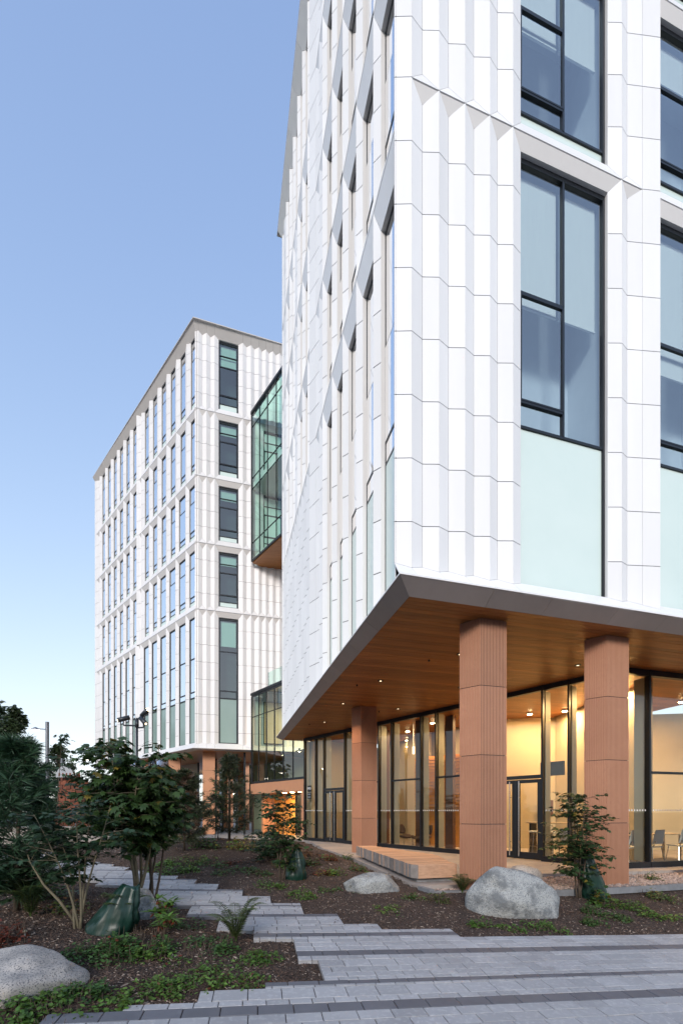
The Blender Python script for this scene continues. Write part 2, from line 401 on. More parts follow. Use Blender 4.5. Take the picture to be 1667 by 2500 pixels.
def facade(key, bld, O, D, N, rows, jstep, back, rg, gap=.013, mit=1.0, hk=None):
    N3 = Vector((N[0], N[1], 0))
    for row in rows:
        zb, zt, sb, kb, st, kt = row['z']; el = row['el']
        bot = lambda s: zb+max(0, s-sb)*kb
        top = lambda s: zt-max(0, s-st)*kt
        npan = max(1, round((zt-zb)/jstep)); js = [zb+(zt-zb)*i/npan for i in range(1, npan)]
        path = []
        for e in el:
            if e[0] == 'p':
                u0, s0, u1, s1 = e[1:5]; cutf = len(e) < 6
                if not path or path[-1][:2] != (u0, s0): path.append((u0, s0, cutf))
                path.append((u1, s1, cutf))
                w = math.hypot(u1-u0, s1-s0)
                if w < 1e-4: continue
                ks = 1 if cutf else 0
                quad = [(0, bot(s0 if (ks or sb < 0) else 0)), (w, bot(s1 if (ks or sb < 0) else 0)), (w, top(s1 if (ks or st < 0) else 0)), (0, top(s0 if (ks or st < 0) else 0))]
                to3 = lambda p: P3(O, D, N, u0+(u1-u0)*p[0]/w, s0+(s1-s0)*p[0]/w, p[1])
                full = [to3(p) for p in quad]; inn = inward_of(full, N)
                back.add([tuple(Vector(p)+inn*.014) for p in full], [(0, 1, 2, 3)])
                cuts = [-1e9]+js+[1e9]
                for k in range(len(cuts)-1):
                    pl = quad
                    if cuts[k] > -1e8: pl = clip_z(pl, cuts[k], True)
                    if len(pl) >= 3 and cuts[k+1] < 1e8: pl = clip_z(pl, cuts[k+1], False)
                    if len(pl) < 3: continue
                    q = inset(pl, gap/2, .0025)
                    if q: panel(key, [to3(p) for p in q], inn)
            else:
                _, u0, u1, se, sw, spec = e
                if not path or path[-1][:2] != (u0, se): path.append((u0, se, True))
                path.append((u1, se, True))
                window(bld, O, D, N, u0, u1, se, sw, bot(se), top(se), spec, rg)
        # sills and heads: sloping panels from the nose line back to the folded wall
        for isbot in (True, False):
            sn = sb if isbot else st; zn = zb if isbot else zt; zf = bot if isbot else top
            runs = []; pth = [(u, s if (cf or sn < 0) else min(s, 0)) for u, s, cf in path]; cur = [pth[0]]
            for p in pth[1:]:
                cur.append(p)
                if p[1] <= .0005: runs.append(cur); cur = [p]
            if len(cur) > 1: runs.append(cur)
            for r in runs:
                r = [(u, max(s, sn)) for u, s in r]
                if max(s for u, s in r)-sn < 1e-3: continue
                ua, ub = r[0][0], r[-1][0]
                if r[0][0] == pth[0][0] and sn < 0: ua = sn*mit
                poly = [(ua, sn), (ub, sn)]+[p for p in reversed(r) if p[1] > sn+1e-4 or sn < -1e-4]
                # split long runs
                pp = []
                for p in poly:
                    if not pp or math.hypot(p[0]-pp[-1][0], p[1]-pp[-1][1]) > 1e-4: pp.append(p)
                if len(pp) < 3: continue
                if not isbot and sn == 0: pp = [(u, s+.022/kt if k < 2 else s) for k, (u, s) in enumerate(pp)]
                pts = [P3(O, D, N, u, s, zf(s)) for u, s in pp]
                inn = inward_of(pts, N)
                back.add([tuple(Vector(p)+inn*.016) for p in pts], [tuple(range(len(pts)))])
                # inset a touch towards the centroid for a hairline joint
                c = Vector((0, 0, 0))
                for p in pts: c += Vector(p)
                c /= len(pts)
                ps = [tuple(Vector(p)+(c-Vector(p)).normalized()*.004) for p in pts]
                PANELS.setdefault((hk or key)+('_sill' if isbot else '_head'), []).append((vis(ps, inn), ps, inn))

NZ = [5.08, 13.35, 17.3, 21.25, 25.2, 30.1]
def rowz(i, flare=.26, k=3.6):
    zb, zt = NZ[i], NZ[i+1]
    sb, kb = (-flare, 1.08) if i == 0 else (0, k)
    st, kt = (-.22, 1.35) if i == 4 else (0, k)
    return (zb, zt, sb, kb, st, kt)
def zig(u0, u1, n, s=.07, start_valley=False):
    out = []; p = (u1-u0)/n
    for k in range(n):
        a = u0+p*k; out += [('p', a, 0, a+p*.45, s), ('p', a+p*.45, s, a+p, 0)]
    return out
near_blind = lambda rg: rg.choice([0, .3, .45, .5, .55, .62, 1.0])
far_blind = lambda rg: rg.choice([0, .2, .3, .3, .5, .8, 1.0])
W_DBL = dict(frost=.375, cuts=[.094, .51], mid=True, blind=lambda rg: rg.choice([.50, .58]), op=1, fw=.04, fr=.05, head=.09)
W_UP = dict(frost=.09, cuts=[.13, .62], mid=True, blind=lambda rg: rg.choice([.25, .42]), op=1, fw=.04, fr=.05, head=.09)
W_DN = dict(pr=.15, glass='glass_far', fw=.025, fr=.025, head=.07, frost=.375, cuts=[.094, .51], blind=near_blind, op=1, depth=1.0)
W_UN = dict(pr=.15, glass='glass_far', fw=.025, fr=.025, head=.07, frost=.09, cuts=[.13, .62], blind=near_blind, op=1, depth=1.0)
W_F = dict(pr=.4, glass='glass_far', frost=.08, cuts=[.10, .70], blind=far_blind, op=1, depth=1.5, fw=.022, fr=.03, head=.06)
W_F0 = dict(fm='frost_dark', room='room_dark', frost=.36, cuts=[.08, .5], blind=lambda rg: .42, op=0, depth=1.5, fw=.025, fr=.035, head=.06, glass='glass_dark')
W_FR = dict(room='room_dark', frost=.09, cuts=[.14, .62, .80], blind=lambda rg: rg.choice([.2, .25, .3, .35]), op=1, depth=1.6, fw=.07, glass='glass_dark')
W_FB = dict(frost=.09, cuts=[.14, .62, .80], blind=lambda rg: 0, op=1, depth=1.6, fw=.05, glass='frost')
W_FR0 = dict(fm='frost_dark', room='room_dark', frost=.36, cuts=[.10, .6], blind=lambda rg: .32, op=0, depth=1.6, fw=.08, glass='glass_dark')

# ------------------------------------------------------------------ near building
C = (1.083, 6.963)
near = thing('white_folded_facade_building', 'tall white building of folded panels raised on terracotta columns over a glazed lobby', 'building', (C[0]+4, C[1]+6, 0))
bk = MB(); rg = random.Random(3)
def right_elems(i):
    w = W_DBL if i == 0 else W_UP
    e = [('p', -.212, .08, .062, 0, 1)]
    pts = [(.062, 0), (.283, .07), (.554, 0), (.763, .07), (1.039, 0), (1.245, .07), (1.516, 0), (1.712, .07), (1.979, 0), (2.184, .07)]
    e += [('p', *pts[k], *pts[k+1]) for k in range(len(pts)-1)]
    e += [('w', 2.184, 4.103, .07, .16, w), ('p', 4.103, .07, 4.368, 0), ('p', 4.368, 0, 4.556, .06), ('p', 4.556, .06, 4.86, 0), ('p', 4.86, 0, 5.219, -.07), ('p', 5.219, -.07, 5.30, 0), ('p', 5.30, 0, 5.38, .07),
          ('w', 5.38, 7.27, .07, .16, w), ('p', 7.27, .07, 7.53, 0)]
    e += zig(7.53, 9.42, 4)
    e += [('p', 9.42, 0, 9.6, .07), ('w', 9.6, 11.5, .07, .16, w), ('p', 11.5, .07, 11.8, 0)]
    return e
facade('near', near, C, B, A, [dict(z=rowz(i), el=right_elems(i)) for i in range(5)], 1.0, bk, rg)
def left_elems(i):
    w = W_DN if i == 0 else W_UN; dv = .113; du = .145
    e = [('p', .08, -.2, .2, 0), ('p', .2, 0, .32, dv)]
    rs = [1.665, 2.788, 3.9, 4.967, 6.097]; start = .32
    for r in rs:
        e += [('w', start, r-du, dv, .2, w), ('p', r-du, dv, r, 0), ('p', r, 0, r+du, dv)]; start = r+du
    e += [('p', start, dv, 6.55, 0), ('p', 6.55, 0, 6.78, .1), ('p', 6.78, .1, 7.02, 0), ('p', 7.02, 0, 7.36, -.14), ('p', 7.36, -.14, 7.5, 0)]
    if i == 0: e += zig(7.5, 14.86, 14, .075)
    else:
        e += [('p', 7.5, 0, 7.5+du, dv)]; start = 7.5+du
        for k, r in enumerate((8.4, 9.423, 10.465, 11.538, 12.477, 13.54)):
            if k in (0, 3) and i < 4:
                m = (start+r-du)/2
                e += [('p', start, dv, m, 0), ('p', m, 0, r-du, dv)]
            else: e += [('w', start, r-du, dv, .2, w)]
            e += [('p', r-du, dv, r, 0), ('p', r, 0, r+du, dv)]; start = r+du
        e += [('p', start, dv, 14.2, 0), ('p', 14.2, 0, 14.4, dv), ('p', 14.4, dv, 14.86, 0)]
    return e
facade('near', near, C, A, B, [dict(z=rowz(i, k=4.6), el=left_elems(i)) for i in range(5)], 1.0, bk, rg, gap=.018, hk='nearl')
bk.build('joint_backing', 'backing', near)
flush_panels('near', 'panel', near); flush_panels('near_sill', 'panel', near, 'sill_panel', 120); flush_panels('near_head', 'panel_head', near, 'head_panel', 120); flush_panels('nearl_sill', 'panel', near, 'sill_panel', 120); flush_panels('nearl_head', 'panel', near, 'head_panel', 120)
def fascia(bld, O, D, N, L, z0, z1, so, si, m, step, start_mitre=True, end_mitre=False, name='fascia_panel', mit=1.0):
    k = 0; u = 0; rg2 = random.Random(5)
    us = [0.]
    while us[-1] < L-step*.6: us.append(us[-1]+step*rg2.choice([.75, 1, 1.25]))
    us[-1] = L
    for i in range(len(us)-1):
        a, b = us[i]+.003, us[i+1]-.003
        ao = ai = a; bo = bi = b
        if i == 0 and start_mitre: ao, ai = so*mit+.002, si*mit+.002
        if i == len(us)-2 and end_mitre: bo, bi = L-so, L-si
        pts = [P3(O, D, N, ao, so, z1), P3(O, D, N, bo, so, z1), P3(O, D, N, bi, si, z0), P3(O, D, N, ai, si, z0)]
        nn = inward_of(pts, N); MB().slab(pts, nn, .02).build(name, m, bld)
        MB().slab([P3(O, D, N, ao, so+.003, z1), P3(O, D, N, bo, so+.003, z1), P3(O, D, N, bo, so+.003, z1+.03), P3(O, D, N, ao, so+.003, z1+.03)], Vector((N[0], N[1], 0)), .02).build('drip_edge', 'panel', bld)
fascia(near, C, B, A, 11.8, 4.9, 5.078, -.26, .03, 'fascia', 1.15)
fascia(near, C, A, B, 14.86, 4.9, 5.078, -.26, .03, 'fascia', 1.15, end_mitre=True)
# roof edge, unseen inner core added to stop light leaks, plain rear walls
def pl(O, b, a): return (O[0]+B[0]*b+A[0]*a, O[1]+B[1]*b+A[1]*a)
MB().prism([pl(C, -.22, -.22), pl(C, 11.9, -.22), pl(C, 11.9, 15.08), pl(C, -.22, 15.08)], 30.101, 30.2).build('roof', 'fascia', near)
MB().prism([pl(C, 1.85, 1.8), pl(C, 11.7, 1.8), pl(C, 11.7, 14.7), pl(C, 1.3, 14.7), pl(C, 1.3, 1.8)], 5.2, 30.0).build('light_stop_core', 'room', near)
mb = MB(); mb.obox((*pl(C, .02, 14.7), 5.02), (B[0]*11.8, B[1]*11.8, 0), (A[0]*.16, A[1]*.16, 0), (0, 0, 25.0)); mb.build('rear_wall', 'panel', near)
mb = MB(); mb.obox((*pl(C, 11.76, .1), 5.02), (B[0]*.14, B[1]*.14, 0), (A[0]*14.6, A[1]*14.6, 0), (0, 0, 25.0)); mb.build('end_wall', 'panel', near)
# soffit and lobby ceiling of timber strips running with the street front
SZ = 4.9; k = 0; a = .04; rg = random.Random(11)
mb = MB(); mb.prism([pl(C, .05, .05), pl(C, 11.7, .05), pl(C, 11.7, 14.7), pl(C, .05, 14.7)], SZ+.05, SZ+.1); mb.build('soffit_deck', 'backing', near)
while a < 14.7:
    w = .125; cut = rg.uniform(3.5, 8)
    for (b0, b1) in ((.036, cut-.002), (cut+.002, 11.7)):
        mb = MB(); p = pl(C, b0, a); zz = SZ+rg.uniform(0, .003)
        mb.obox((p[0], p[1], zz), (B[0]*(b1-b0), B[1]*(b1-b0), 0), (A[0]*(w-.008), A[1]*(w-.008), 0), (0, 0, .02)); mb.build('soffit_plank', 'wood', near)
    a += w
# terracotta fluted columns
def flute_column(bld, p, dirR, lenR, dirL, lenL, ztop, joints, m, z0=-.25, fl=True):
    R_ = nrm(dirR); L_ = nrm(dirL); c0 = Vector((*p, 0)); c1 = c0+Vector((*R_, 0))*lenR; c2 = c1+Vector((*L_, 0))*lenL; c3 = c0+Vector((*L_, 0))*lenL
    def outline(off):
        out = []
        cs = [c0, c1, c2, c3]; cen = (c0+c2)/2
        for k in range(4):
            a, b = cs[k], cs[(k+1) % 4]; d = (b-a); n = max(2, round(d.length/.030)); d.normalize(); nn = Vector((d.y, -d.x, 0))
            if nn.dot(cen-a) > 0: nn = -nn
            ln = (b-a).length
            for q in range(n):
                if fl:
                    for f, dd in ((.0, 0), (.55, 0), (.6, -.014), (.95, -.014)):
                        out.append(a+d*(ln*(q+f)/n)+nn*dd)
                else: out.append(a+d*(ln*q/n))
        return [(q.x, q.y) for q in out]
    ol = outline(0); zs = [z0]+[j for j in joints if j > z0]+[ztop]
    for k in range(len(zs)-1):
        MB().prism(ol, zs[k]+.006, zs[k+1]-.006).build('column_panel', m, bld)
    cen = (c0+c2)/2
    MB().prism([(cen.x+(q.x-cen.x)*.93, cen.y+(q.y-cen.y)*.93) for q in (c0, c1, c2, c3)], z0, ztop).build('column_core', 'backing', bld)
JT = [1.16, 2.42, 3.68]
for p in ((2.508, 7.759), (5.260, 8.512), (.655, 14.26), (8.05, 9.27)):
    flute_column(near, p, B, .55, (-.76, .65), .40, SZ, JT, 'terracotta', fl=True)
# soffit downlights and sprinklers
def disc(mb, c, r, n=12, dz=.01): mb.lathe((c[0], c[1], c[2]), [(r, 0), (r, dz)], n)
def area_lamp(name, loc, size, power, color, parent, spread=180):
    ld = bpy.data.lights.new(name, 'AREA'); ld.shape = 'DISK'; ld.size = size; ld.energy = power*.34; ld.color = color; ld.spread = rad(spread)
    o = bpy.data.objects.new(name, ld); col.objects.link(o); o.location = Vector(loc)-Vector(parent.location); o.parent = parent; return o
SOF = [(2.2, 2.1), (5.3, 2.0), (1.2, 4.4), (3.6, 4.4), (6.2, 4.2), (.9, 7.0), (2.9, 7.2), (4.8, 6.4), (1.0, 10.0), (2.4, 10.6), (8.6, 2.0)]
for k, (b, a) in enumerate(SOF):
    p = pl(C, b, a); mb = MB(); mb.lathe((p[0], p[1], SZ-.012), [(.075, 0), (.075, .012), (.05, .013)], 14); o = mb.build('soffit_downlight', 'black', near)
    mb = MB(); disc(mb, (p[0], p[1], SZ-.014), .03, 10, .002); mb.build('lens', 'lamp_dim', o)
    ld = bpy.data.lights.new('soffit_lamp', 'SPOT'); ld.energy = 24; ld.color = (1, .66, .36); ld.spot_size = rad(100); ld.spot_blend = .8; ld.shadow_soft_size = .0
    lo = bpy.data.objects.new('soffit_lamp', ld); col.objects.link(lo); lo.location = Vector((p[0], p[1], SZ-.03))-Vector(near.location); lo.parent = near
    if k % 2 == 0:
        p = pl(C, b-.5, a+.5); mb = MB(); mb.lathe((p[0], p[1], SZ-.05), [(.012, 0), (.03, .02), (.012, .05)], 8); mb.build('sprinkler', 'black', near)

# ------------------------------------------------------------------ far building
Dc = (-8.576, 25.3); L = (-.7322, .6811); Ln = (.6811, .7322)
farb = thing('white_folded_facade_building', 'farther white panelled block beyond the glass bridge, with rows of tall narrow windows', 'building', (Dc[0]-2, Dc[1]+7, 0))
bk = MB(); rg = random.Random(21)
def far_left(i):
    e = [('p', -.02, 0, .16, .1)]; starts = [.16+1.32*k for k in range(6)]+[8.82+1.295*k for k in range(6)]
    dv = .1
    for k, s in enumerate(starts):
        wide = (i == 0) or (i == 1 and k < 4) or (i == 2 and k < 2) or (i == 0 and k < 8)
        if i == 0 and k > 7: wide = False
        ww = .84 if wide else .64
        nxt = starts[k+1] if k+1 < len(starts) else 16.6
        big = (k == 5)
        spec = W_F0 if i == 0 else W_F
        e.append(('w', s, s+ww, dv, .165, spec)); e0 = s+ww
        if big:
            m = e0+.35
            e += [('p', e0, dv, m, 0), ('p', m, 0, m+.2, .08), ('p', m+.2, .08, m+.34, 0), ('p', m+.34, 0, m+.6, -.10), ('p', m+.6, -.10, m+.7, 0), ('p', m+.7, 0, nxt, dv)]
        else:
            m = (e0+nxt)/2; e += [('p', e0, dv, m, 0), ('p', m, 0, nxt, dv)]
    e += [('p', 16.6, dv, 17.0, 0), ('p', 17.0, 0, 17.3, -.05)]
    return e
facade('far', farb, Dc, L, Ln, [dict(z=rowz(i), el=far_left(i)) for i in range(5)], 1.0, bk, rg, gap=.016, mit=.556)
def far_right(i):
    sp = W_FR0 if i == 0 else W_FR
    e = [('p', -.06, .05, .14, 0), ('p', .14, 0, .36, .09), ('p', .36, .09, .6, 0), ('p', .6, 0, .82, .09), ('p', .82, .09, 1.06, 0), ('p', 1.06, 0, 1.29, .09), ('w', 1.29, 2.44, .09, .2, sp), ('p', 2.44, .09, 2.7, 0)]
    e += [('p', 2.7, 0, 2.92, .09), ('p', 2.92, .09, 3.18, 0), ('p', 3.18, 0, 3.39, .09), ('p', 3.39, .09, 3.65, 0)]
    if i in (2, 3): sp = W_FB
    if i in (2, 3): e += [('p', 3.65, 0, 3.95, .09), ('w', 3.95, 5.1, .09, .2, sp), ('p', 5.1, .09, 5.35, 0)]
    else: e += zig(3.65, 5.35, 4, .09)
    e += zig(5.35, 8.2, 6, .09)
    return e
facade('far', farb, Dc, B, A, [dict(z=rowz(i), el=far_right(i)) for i in range(5)], 1.0, bk, rg, gap=.016, mit=.556)
bk.build('joint_backing', 'backing', farb)
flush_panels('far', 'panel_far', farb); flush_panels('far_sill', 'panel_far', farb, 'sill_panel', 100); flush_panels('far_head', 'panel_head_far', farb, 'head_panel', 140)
fascia(farb, Dc, L, Ln, 17.2, 5.02, 5.078, -.26, .2, 'fascia_far', 1.3, mit=.556)
fascia(farb, Dc, B, A, 3.15, 5.02, 5.078, -.26, .2, 'fascia_far', 1.3, mit=.556)
def pf(l, n): return (Dc[0]+L[0]*l+Ln[0]*n, Dc[1]+L[1]*l+Ln[1]*n)
def pfb(b, a): return (Dc[0]+B[0]*b+A[0]*a, Dc[1]+B[1]*b+A[1]*a)
rp = [pf(-.22, -.3), pf(17.3, -.22), pf(17.3, 9.0), pfb(8.4, 7.0), pfb(8.4, -.22)]
MB().prism(rp, 30.101, 30.15).build('roof', 'fascia_far', farb)
cp = [pfb(1.2, 1.9), pfb(8.0, 1.9), pfb(8.0, 7.0), pf(17.0, 9.0), pf(17.0, 1.9), pf(1.2, 1.9)]
MB().prism(cp, 5.2, 30.0).build('light_stop_core', 'room', farb)  # unseen filler volume, added so light does not leak through
mb = MB(); mb.obox((*pf(17.1, 0.02), 5.05), (L[0]*.12, L[1]*.12, 0), (Ln[0]*9, Ln[1]*9, 0), (0, 0, 25)); mb.build('end_wall', 'panel_far', farb)
mb = MB(); mb.obox((*pfb(8.1, .05), 5.05), (B[0]*.1, B[1]*.1, 0), (A[0]*7, A[1]*7, 0), (0, 0, 25)); mb.build('side_wall', 'panel_far', farb)
sp_ = [pf(.1, .1), pf(17.1, .12), pf(17.1, 8.9), pfb(8.1, 6.9), pfb(8.1, .12)]
MB().prism(sp_, 5.03, 5.06).build('soffit', 'wood', farb)
def plain_column(bld, c, w, d, rz, z1, js):
    zs = [-.3]+js+[z1]
    for k in range(len(zs)-1): MB().box((c[0], c[1], (zs[k]+zs[k+1])/2), (w, d, zs[k+1]-zs[k]-.012), rz).build('column_panel', 'terracotta_plain', bld)
    MB().box((c[0], c[1], z1/2-.15), (w*.94, d*.94, z1+.29), rz).build('column_core', 'backing', bld)
for c in ((-8.2, 26.6), (-11.2, 28.9), (-14.4, 31.6), (-17.5, 34.3)):
    plain_column(farb, c, .72, .5, rad(14), 5.03, [1.3, 2.6, 3.9])
# its recessed ground-floor glazing
gl0 = Vector((-5.35, 25.9, 0)); gdir = Vector((-.645, .764, 0))
fr = MB(); pn = []
for k in range(9):
    p = gl0+gdir*(1.05*k); fr.box((p.x, p.y, 2.5), (.06, .12, 5.06), math.atan2(gdir.y, gdir.x))
    if k < 8:
        a = p+gdir*.04; b = p+gdir*1.01; pn.append((a, b))
go = fr.build('ground_glazing', 'frame', farb)
for a, b in pn:
    mb = MB(); mb.add([(a.x, a.y, 0), (b.x, b.y, 0), (b.x, b.y, 5.02), (a.x, a.y, 5.02)], [(0, 1, 2, 3)]); mb.build('pane', 'glass_dark', go)
e0 = gl0+gdir*8.4
mb = MB(); mb.obox((e0.x, e0.y, -.2), (L[0]*9, L[1]*9, 0), (.1, .1, 0), (0, 0, 5.22)); mb.build('inner_wall', 'cream_dark', farb)
bw = Vector((.764, .645, 0))
mb = MB(); p = gl0+bw*4; mb.obox((p.x, p.y, -.2), gdir*9.5, bw*.1, (0, 0, 5.2)); mb.build('inner_wall', 'cream_dark', farb)

mb = MB(); mb.obox(P3(Dc, B, A, 3.93, -.06, 5.5), (B[0]*1.2, B[1]*1.2, 0), (A[0]*.05, A[1]*.05, 0), (0, 0, 2.6)); wo = mb.build('lower_window', 'frame', farb)
mb = MB(); mb.obox(P3(Dc, B, A, 3.98, -.075, 5.56), (B[0]*1.1, B[1]*1.1, 0), (A[0]*.02, A[1]*.02, 0), (0, 0, 2.5)); mb.build('curtain', 'cream', wo)
# ------------------------------------------------------------------ glass link between the two buildings (entrance) and the bridge above
K0 = Vector((-5.42, 25.92, 0)); KD = Vector((.6453, -.7639, 0)); KN = Vector((.7639, .6453, 0))
ZV = Vector((0, 0, 1))
def kp(s, n, z): p = K0+KD*s+KN*n; return Vector((p.x, p.y, z))
def glazing(bld, pfun, us, zs, bar, depth, m, name='curtain_wall', edge=None):
    fm = MB(); e = edge or bar
    for i, u in enumerate(us):
        w = e if i in (0, len(us)-1) else bar
        a = pfun(u, 0, zs[0]); d = (pfun(u+1, 0, 0)-pfun(u, 0, 0)); n = (pfun(0, 1, 0)-pfun(0, 0, 0))
        fm.obox(a-d*w/2-n*.02, d*w, n*depth, ZV*(zs[-1]-zs[0]))
    for j, z in enumerate(zs):
        w = e if j in (0, len(zs)-1) else bar
        for i in range(len(us)-1):
            a = pfun(us[i], 0, z-w/2); d = (pfun(1, 0, 0)-pfun(0, 0, 0)); n = (pfun(0, 1, 0)-pfun(0, 0, 0))
            fm.obox(a+d*bar/2-n*.018, d*(us[i+1]-us[i]-bar), n*(depth-.006), ZV*w)
    wo = fm.build(name, 'frame', bld)
    for i in range(len(us)-1):
        for j in range(len(zs)-1):
            mb = MB(); mb.add([pfun(us[i]+.01, .01, zs[j]+.01), pfun(us[i+1]-.01, .01, zs[j]+.01), pfun(us[i+1]-.01, .01, zs[j+1]-.01), pfun(us[i]+.01, .01, zs[j+1]-.01)], [(0, 1, 2, 3)])
            mb.build('pane', m, wo)
    return wo
link = thing('glazed_link', 'low glass entrance link with peach canopy between the two white buildings', 'building', (-3.4, 24.2, 0))
us = [0, .85, 1.72, 2.6, 3.5, 4.45, 5.5]
glazing(link, kp, us, [3.1, 7.05, 8.3], .03, .08, 'glass_link', edge=.11)
mb = MB(); mb.obox(kp(-.05, -.06, 8.36), KD*5.6, KN*.3, ZV*.14); mb.build('roof_edge', 'frame', link)
mb = MB(); mb.add([kp(0, .2, 8.42), kp(5.5, .2, 8.42), kp(5.5, 4.4, 8.42), kp(0, 4.4, 8.42)], [(0, 1, 2, 3)]); mb.build('roof_pane', 'glass_bridge', link)
fm = MB()
for s in (1.5, 2.9, 4.3, 5.5): fm.obox(kp(s, .25, 8.5), KD*.03, KN*.03, ZV*.95)
ro = fm.build('railing', 'steel', link)
for s0, s1 in ((1.53, 2.9), (2.93, 4.3), (4.33, 5.5)):
    mb = MB(); mb.add([kp(s0, .26, 8.55), kp(s1, .26, 8.55), kp(s1, .26, 9.45), kp(s0, .26, 9.45)], [(0, 1, 2, 3)]); mb.build('pane', 'glass_bridge', ro)
# canopy, side wall and doors of the entrance
mb = MB(); mb.obox(kp(-.05, -.05, 2.42), KD*5.6, KN*.3, ZV*.6); mb.build('canopy_fascia', 'terracotta_plain', link)
mb = MB(); mb.obox(kp(-.05, .25, 2.45), KD*5.6, KN*3.2, ZV*.1); mb.build('canopy_ceiling', 'wood_light', link)
mb = MB(); mb.obox(kp(5.28, -.05, -.1), KD*.25, KN*.35, ZV*2.52); mb.build('door_jamb', 'terracotta_plain', link)
mb = MB(); mb.obox(kp(-.05, .7, -.1), KD*.2, KN*2.2, ZV*2.54); mb.build('side_wall', 'terracotta_plain', link)
for k in range(4):
    mb = MB(); mb.obox(kp(.16+k*.57, 1.5, -.1), KD*.56, KN*.06, ZV*2.54); mb.build('wall_panel', 'amber', link)
fm = MB()
for s in (2.45, 3.15, 3.85, 4.55, 5.25): fm.obox(kp(s, 1.5, -.1), KD*.07, KN*.08, ZV*2.54)
fm.obox(kp(2.52, 1.5, 2.3), KD*2.73, KN*.07, ZV*.14)
do = fm.build('entrance_door', 'frame', link)
for s in (2.52, 3.22, 3.92, 4.62):
    mb = MB(); mb.add([kp(s, 1.53, 0), kp(s+.63, 1.53, 0), kp(s+.63, 1.53, 2.3), kp(s, 1.53, 2.3)], [(0, 1, 2, 3)]); mb.build('pane', 'glass_lobby', do)
for s in (3.75, 3.95):
    mb = MB(); mb.tube([kp(s, 1.42, .15), kp(s, 1.42, 2.2)], .02, 8); mb.build('handle', 'steel', do)
for k in range(4):
    p = kp(2.4+k*.8, .8, 2.44); mb = MB(); disc(mb, (p.x, p.y, 2.43), .12, 12, .012); mb.build('canopy_light', 'lamp_warm', link)
    area_lamp('canopy_lamp', (p.x, p.y, 2.41), .2, 22, (1, .68, .36), link)
mb = MB(); mb.obox(kp(-.4, 4.4, -.1), KD*6.2, KN*.12, ZV*8.4); mb.build('back_wall', 'cream', link)
mb = MB(); mb.obox(kp(-.3, .1, -.12), KD*6.0, KN*4.3, ZV*.1); mb.build('floor', 'floor_in', link)
for (s, n, z) in ((1.3, 1.4, 4.75), (2.4, 2.2, 4.75), (3.3, 1.2, 4.75), (4.2, 2.4, 4.75), (4.9, 1.0, 4.75)):
    p = kp(s, n, z); mb = MB(); mb.lathe(p, [(.05, 0), (.05, .2)], 10); o = mb.build('pendant_light', 'black', link)
    mb = MB(); disc(mb, (p.x, p.y, z-.012), .05, 10, .01); mb.build('bulb', 'lamp_warm', o)
area_lamp('link_fill_lamp', kp(3, 2.2, 8.0), .8, 150, (1, .72, .42), link)  # added fill without a fixture, brightens the dim link interior
mb = MB(); mb.obox(kp(-.2, 2.4, 4.95), KD*5.7, KN*2.0, ZV*.2); mb.build('mezzanine', 'brown_wood', link)

bridge = thing('glass_bridge', 'two-storey glass footbridge with timber underside joining the two white buildings', 'bridge', (-3.4, 23.6, 16.5))
us = [0, .95, 1.85, 2.8, 3.8, 4.8, 5.9, 7.0]
glazing(bridge, kp, us, [16.5, 17.55, 20.8, 21.45, 24.55, 25.4], .022, .06, 'glass_bridge', edge=.11)
mb = MB(); mb.obox(kp(0, .06, 16.40), KD*7.0, KN*2.6, ZV*.12); mb.build('underside', 'wood', bridge)
mb = MB(); mb.obox(kp(0, .12, 20.9), KD*7.0, KN*1.7, ZV*.4); mb.build('floor_slab', 'panel', bridge)
mb = MB(); mb.obox(kp(-.08, -.04, 25.4), KD*7.1, KN*.2, ZV*.16); mb.build('roof_beam', 'frame', bridge)
mb = MB(); mb.add([kp(0, .16, 25.5), kp(7, .16, 25.5), kp(7, 3, 25.5), kp(0, 3, 25.5)], [(0, 1, 2, 3)]); mb.build('roof_pane', 'glass_bridge', bridge)
def kp2(s, n, z): return kp(s, 3.0+n, z)
glazing(bridge, kp2, [0.8, 3.8, 7.0], [16.5, 25.4], .04, .06, 'glass_clear', edge=.06)

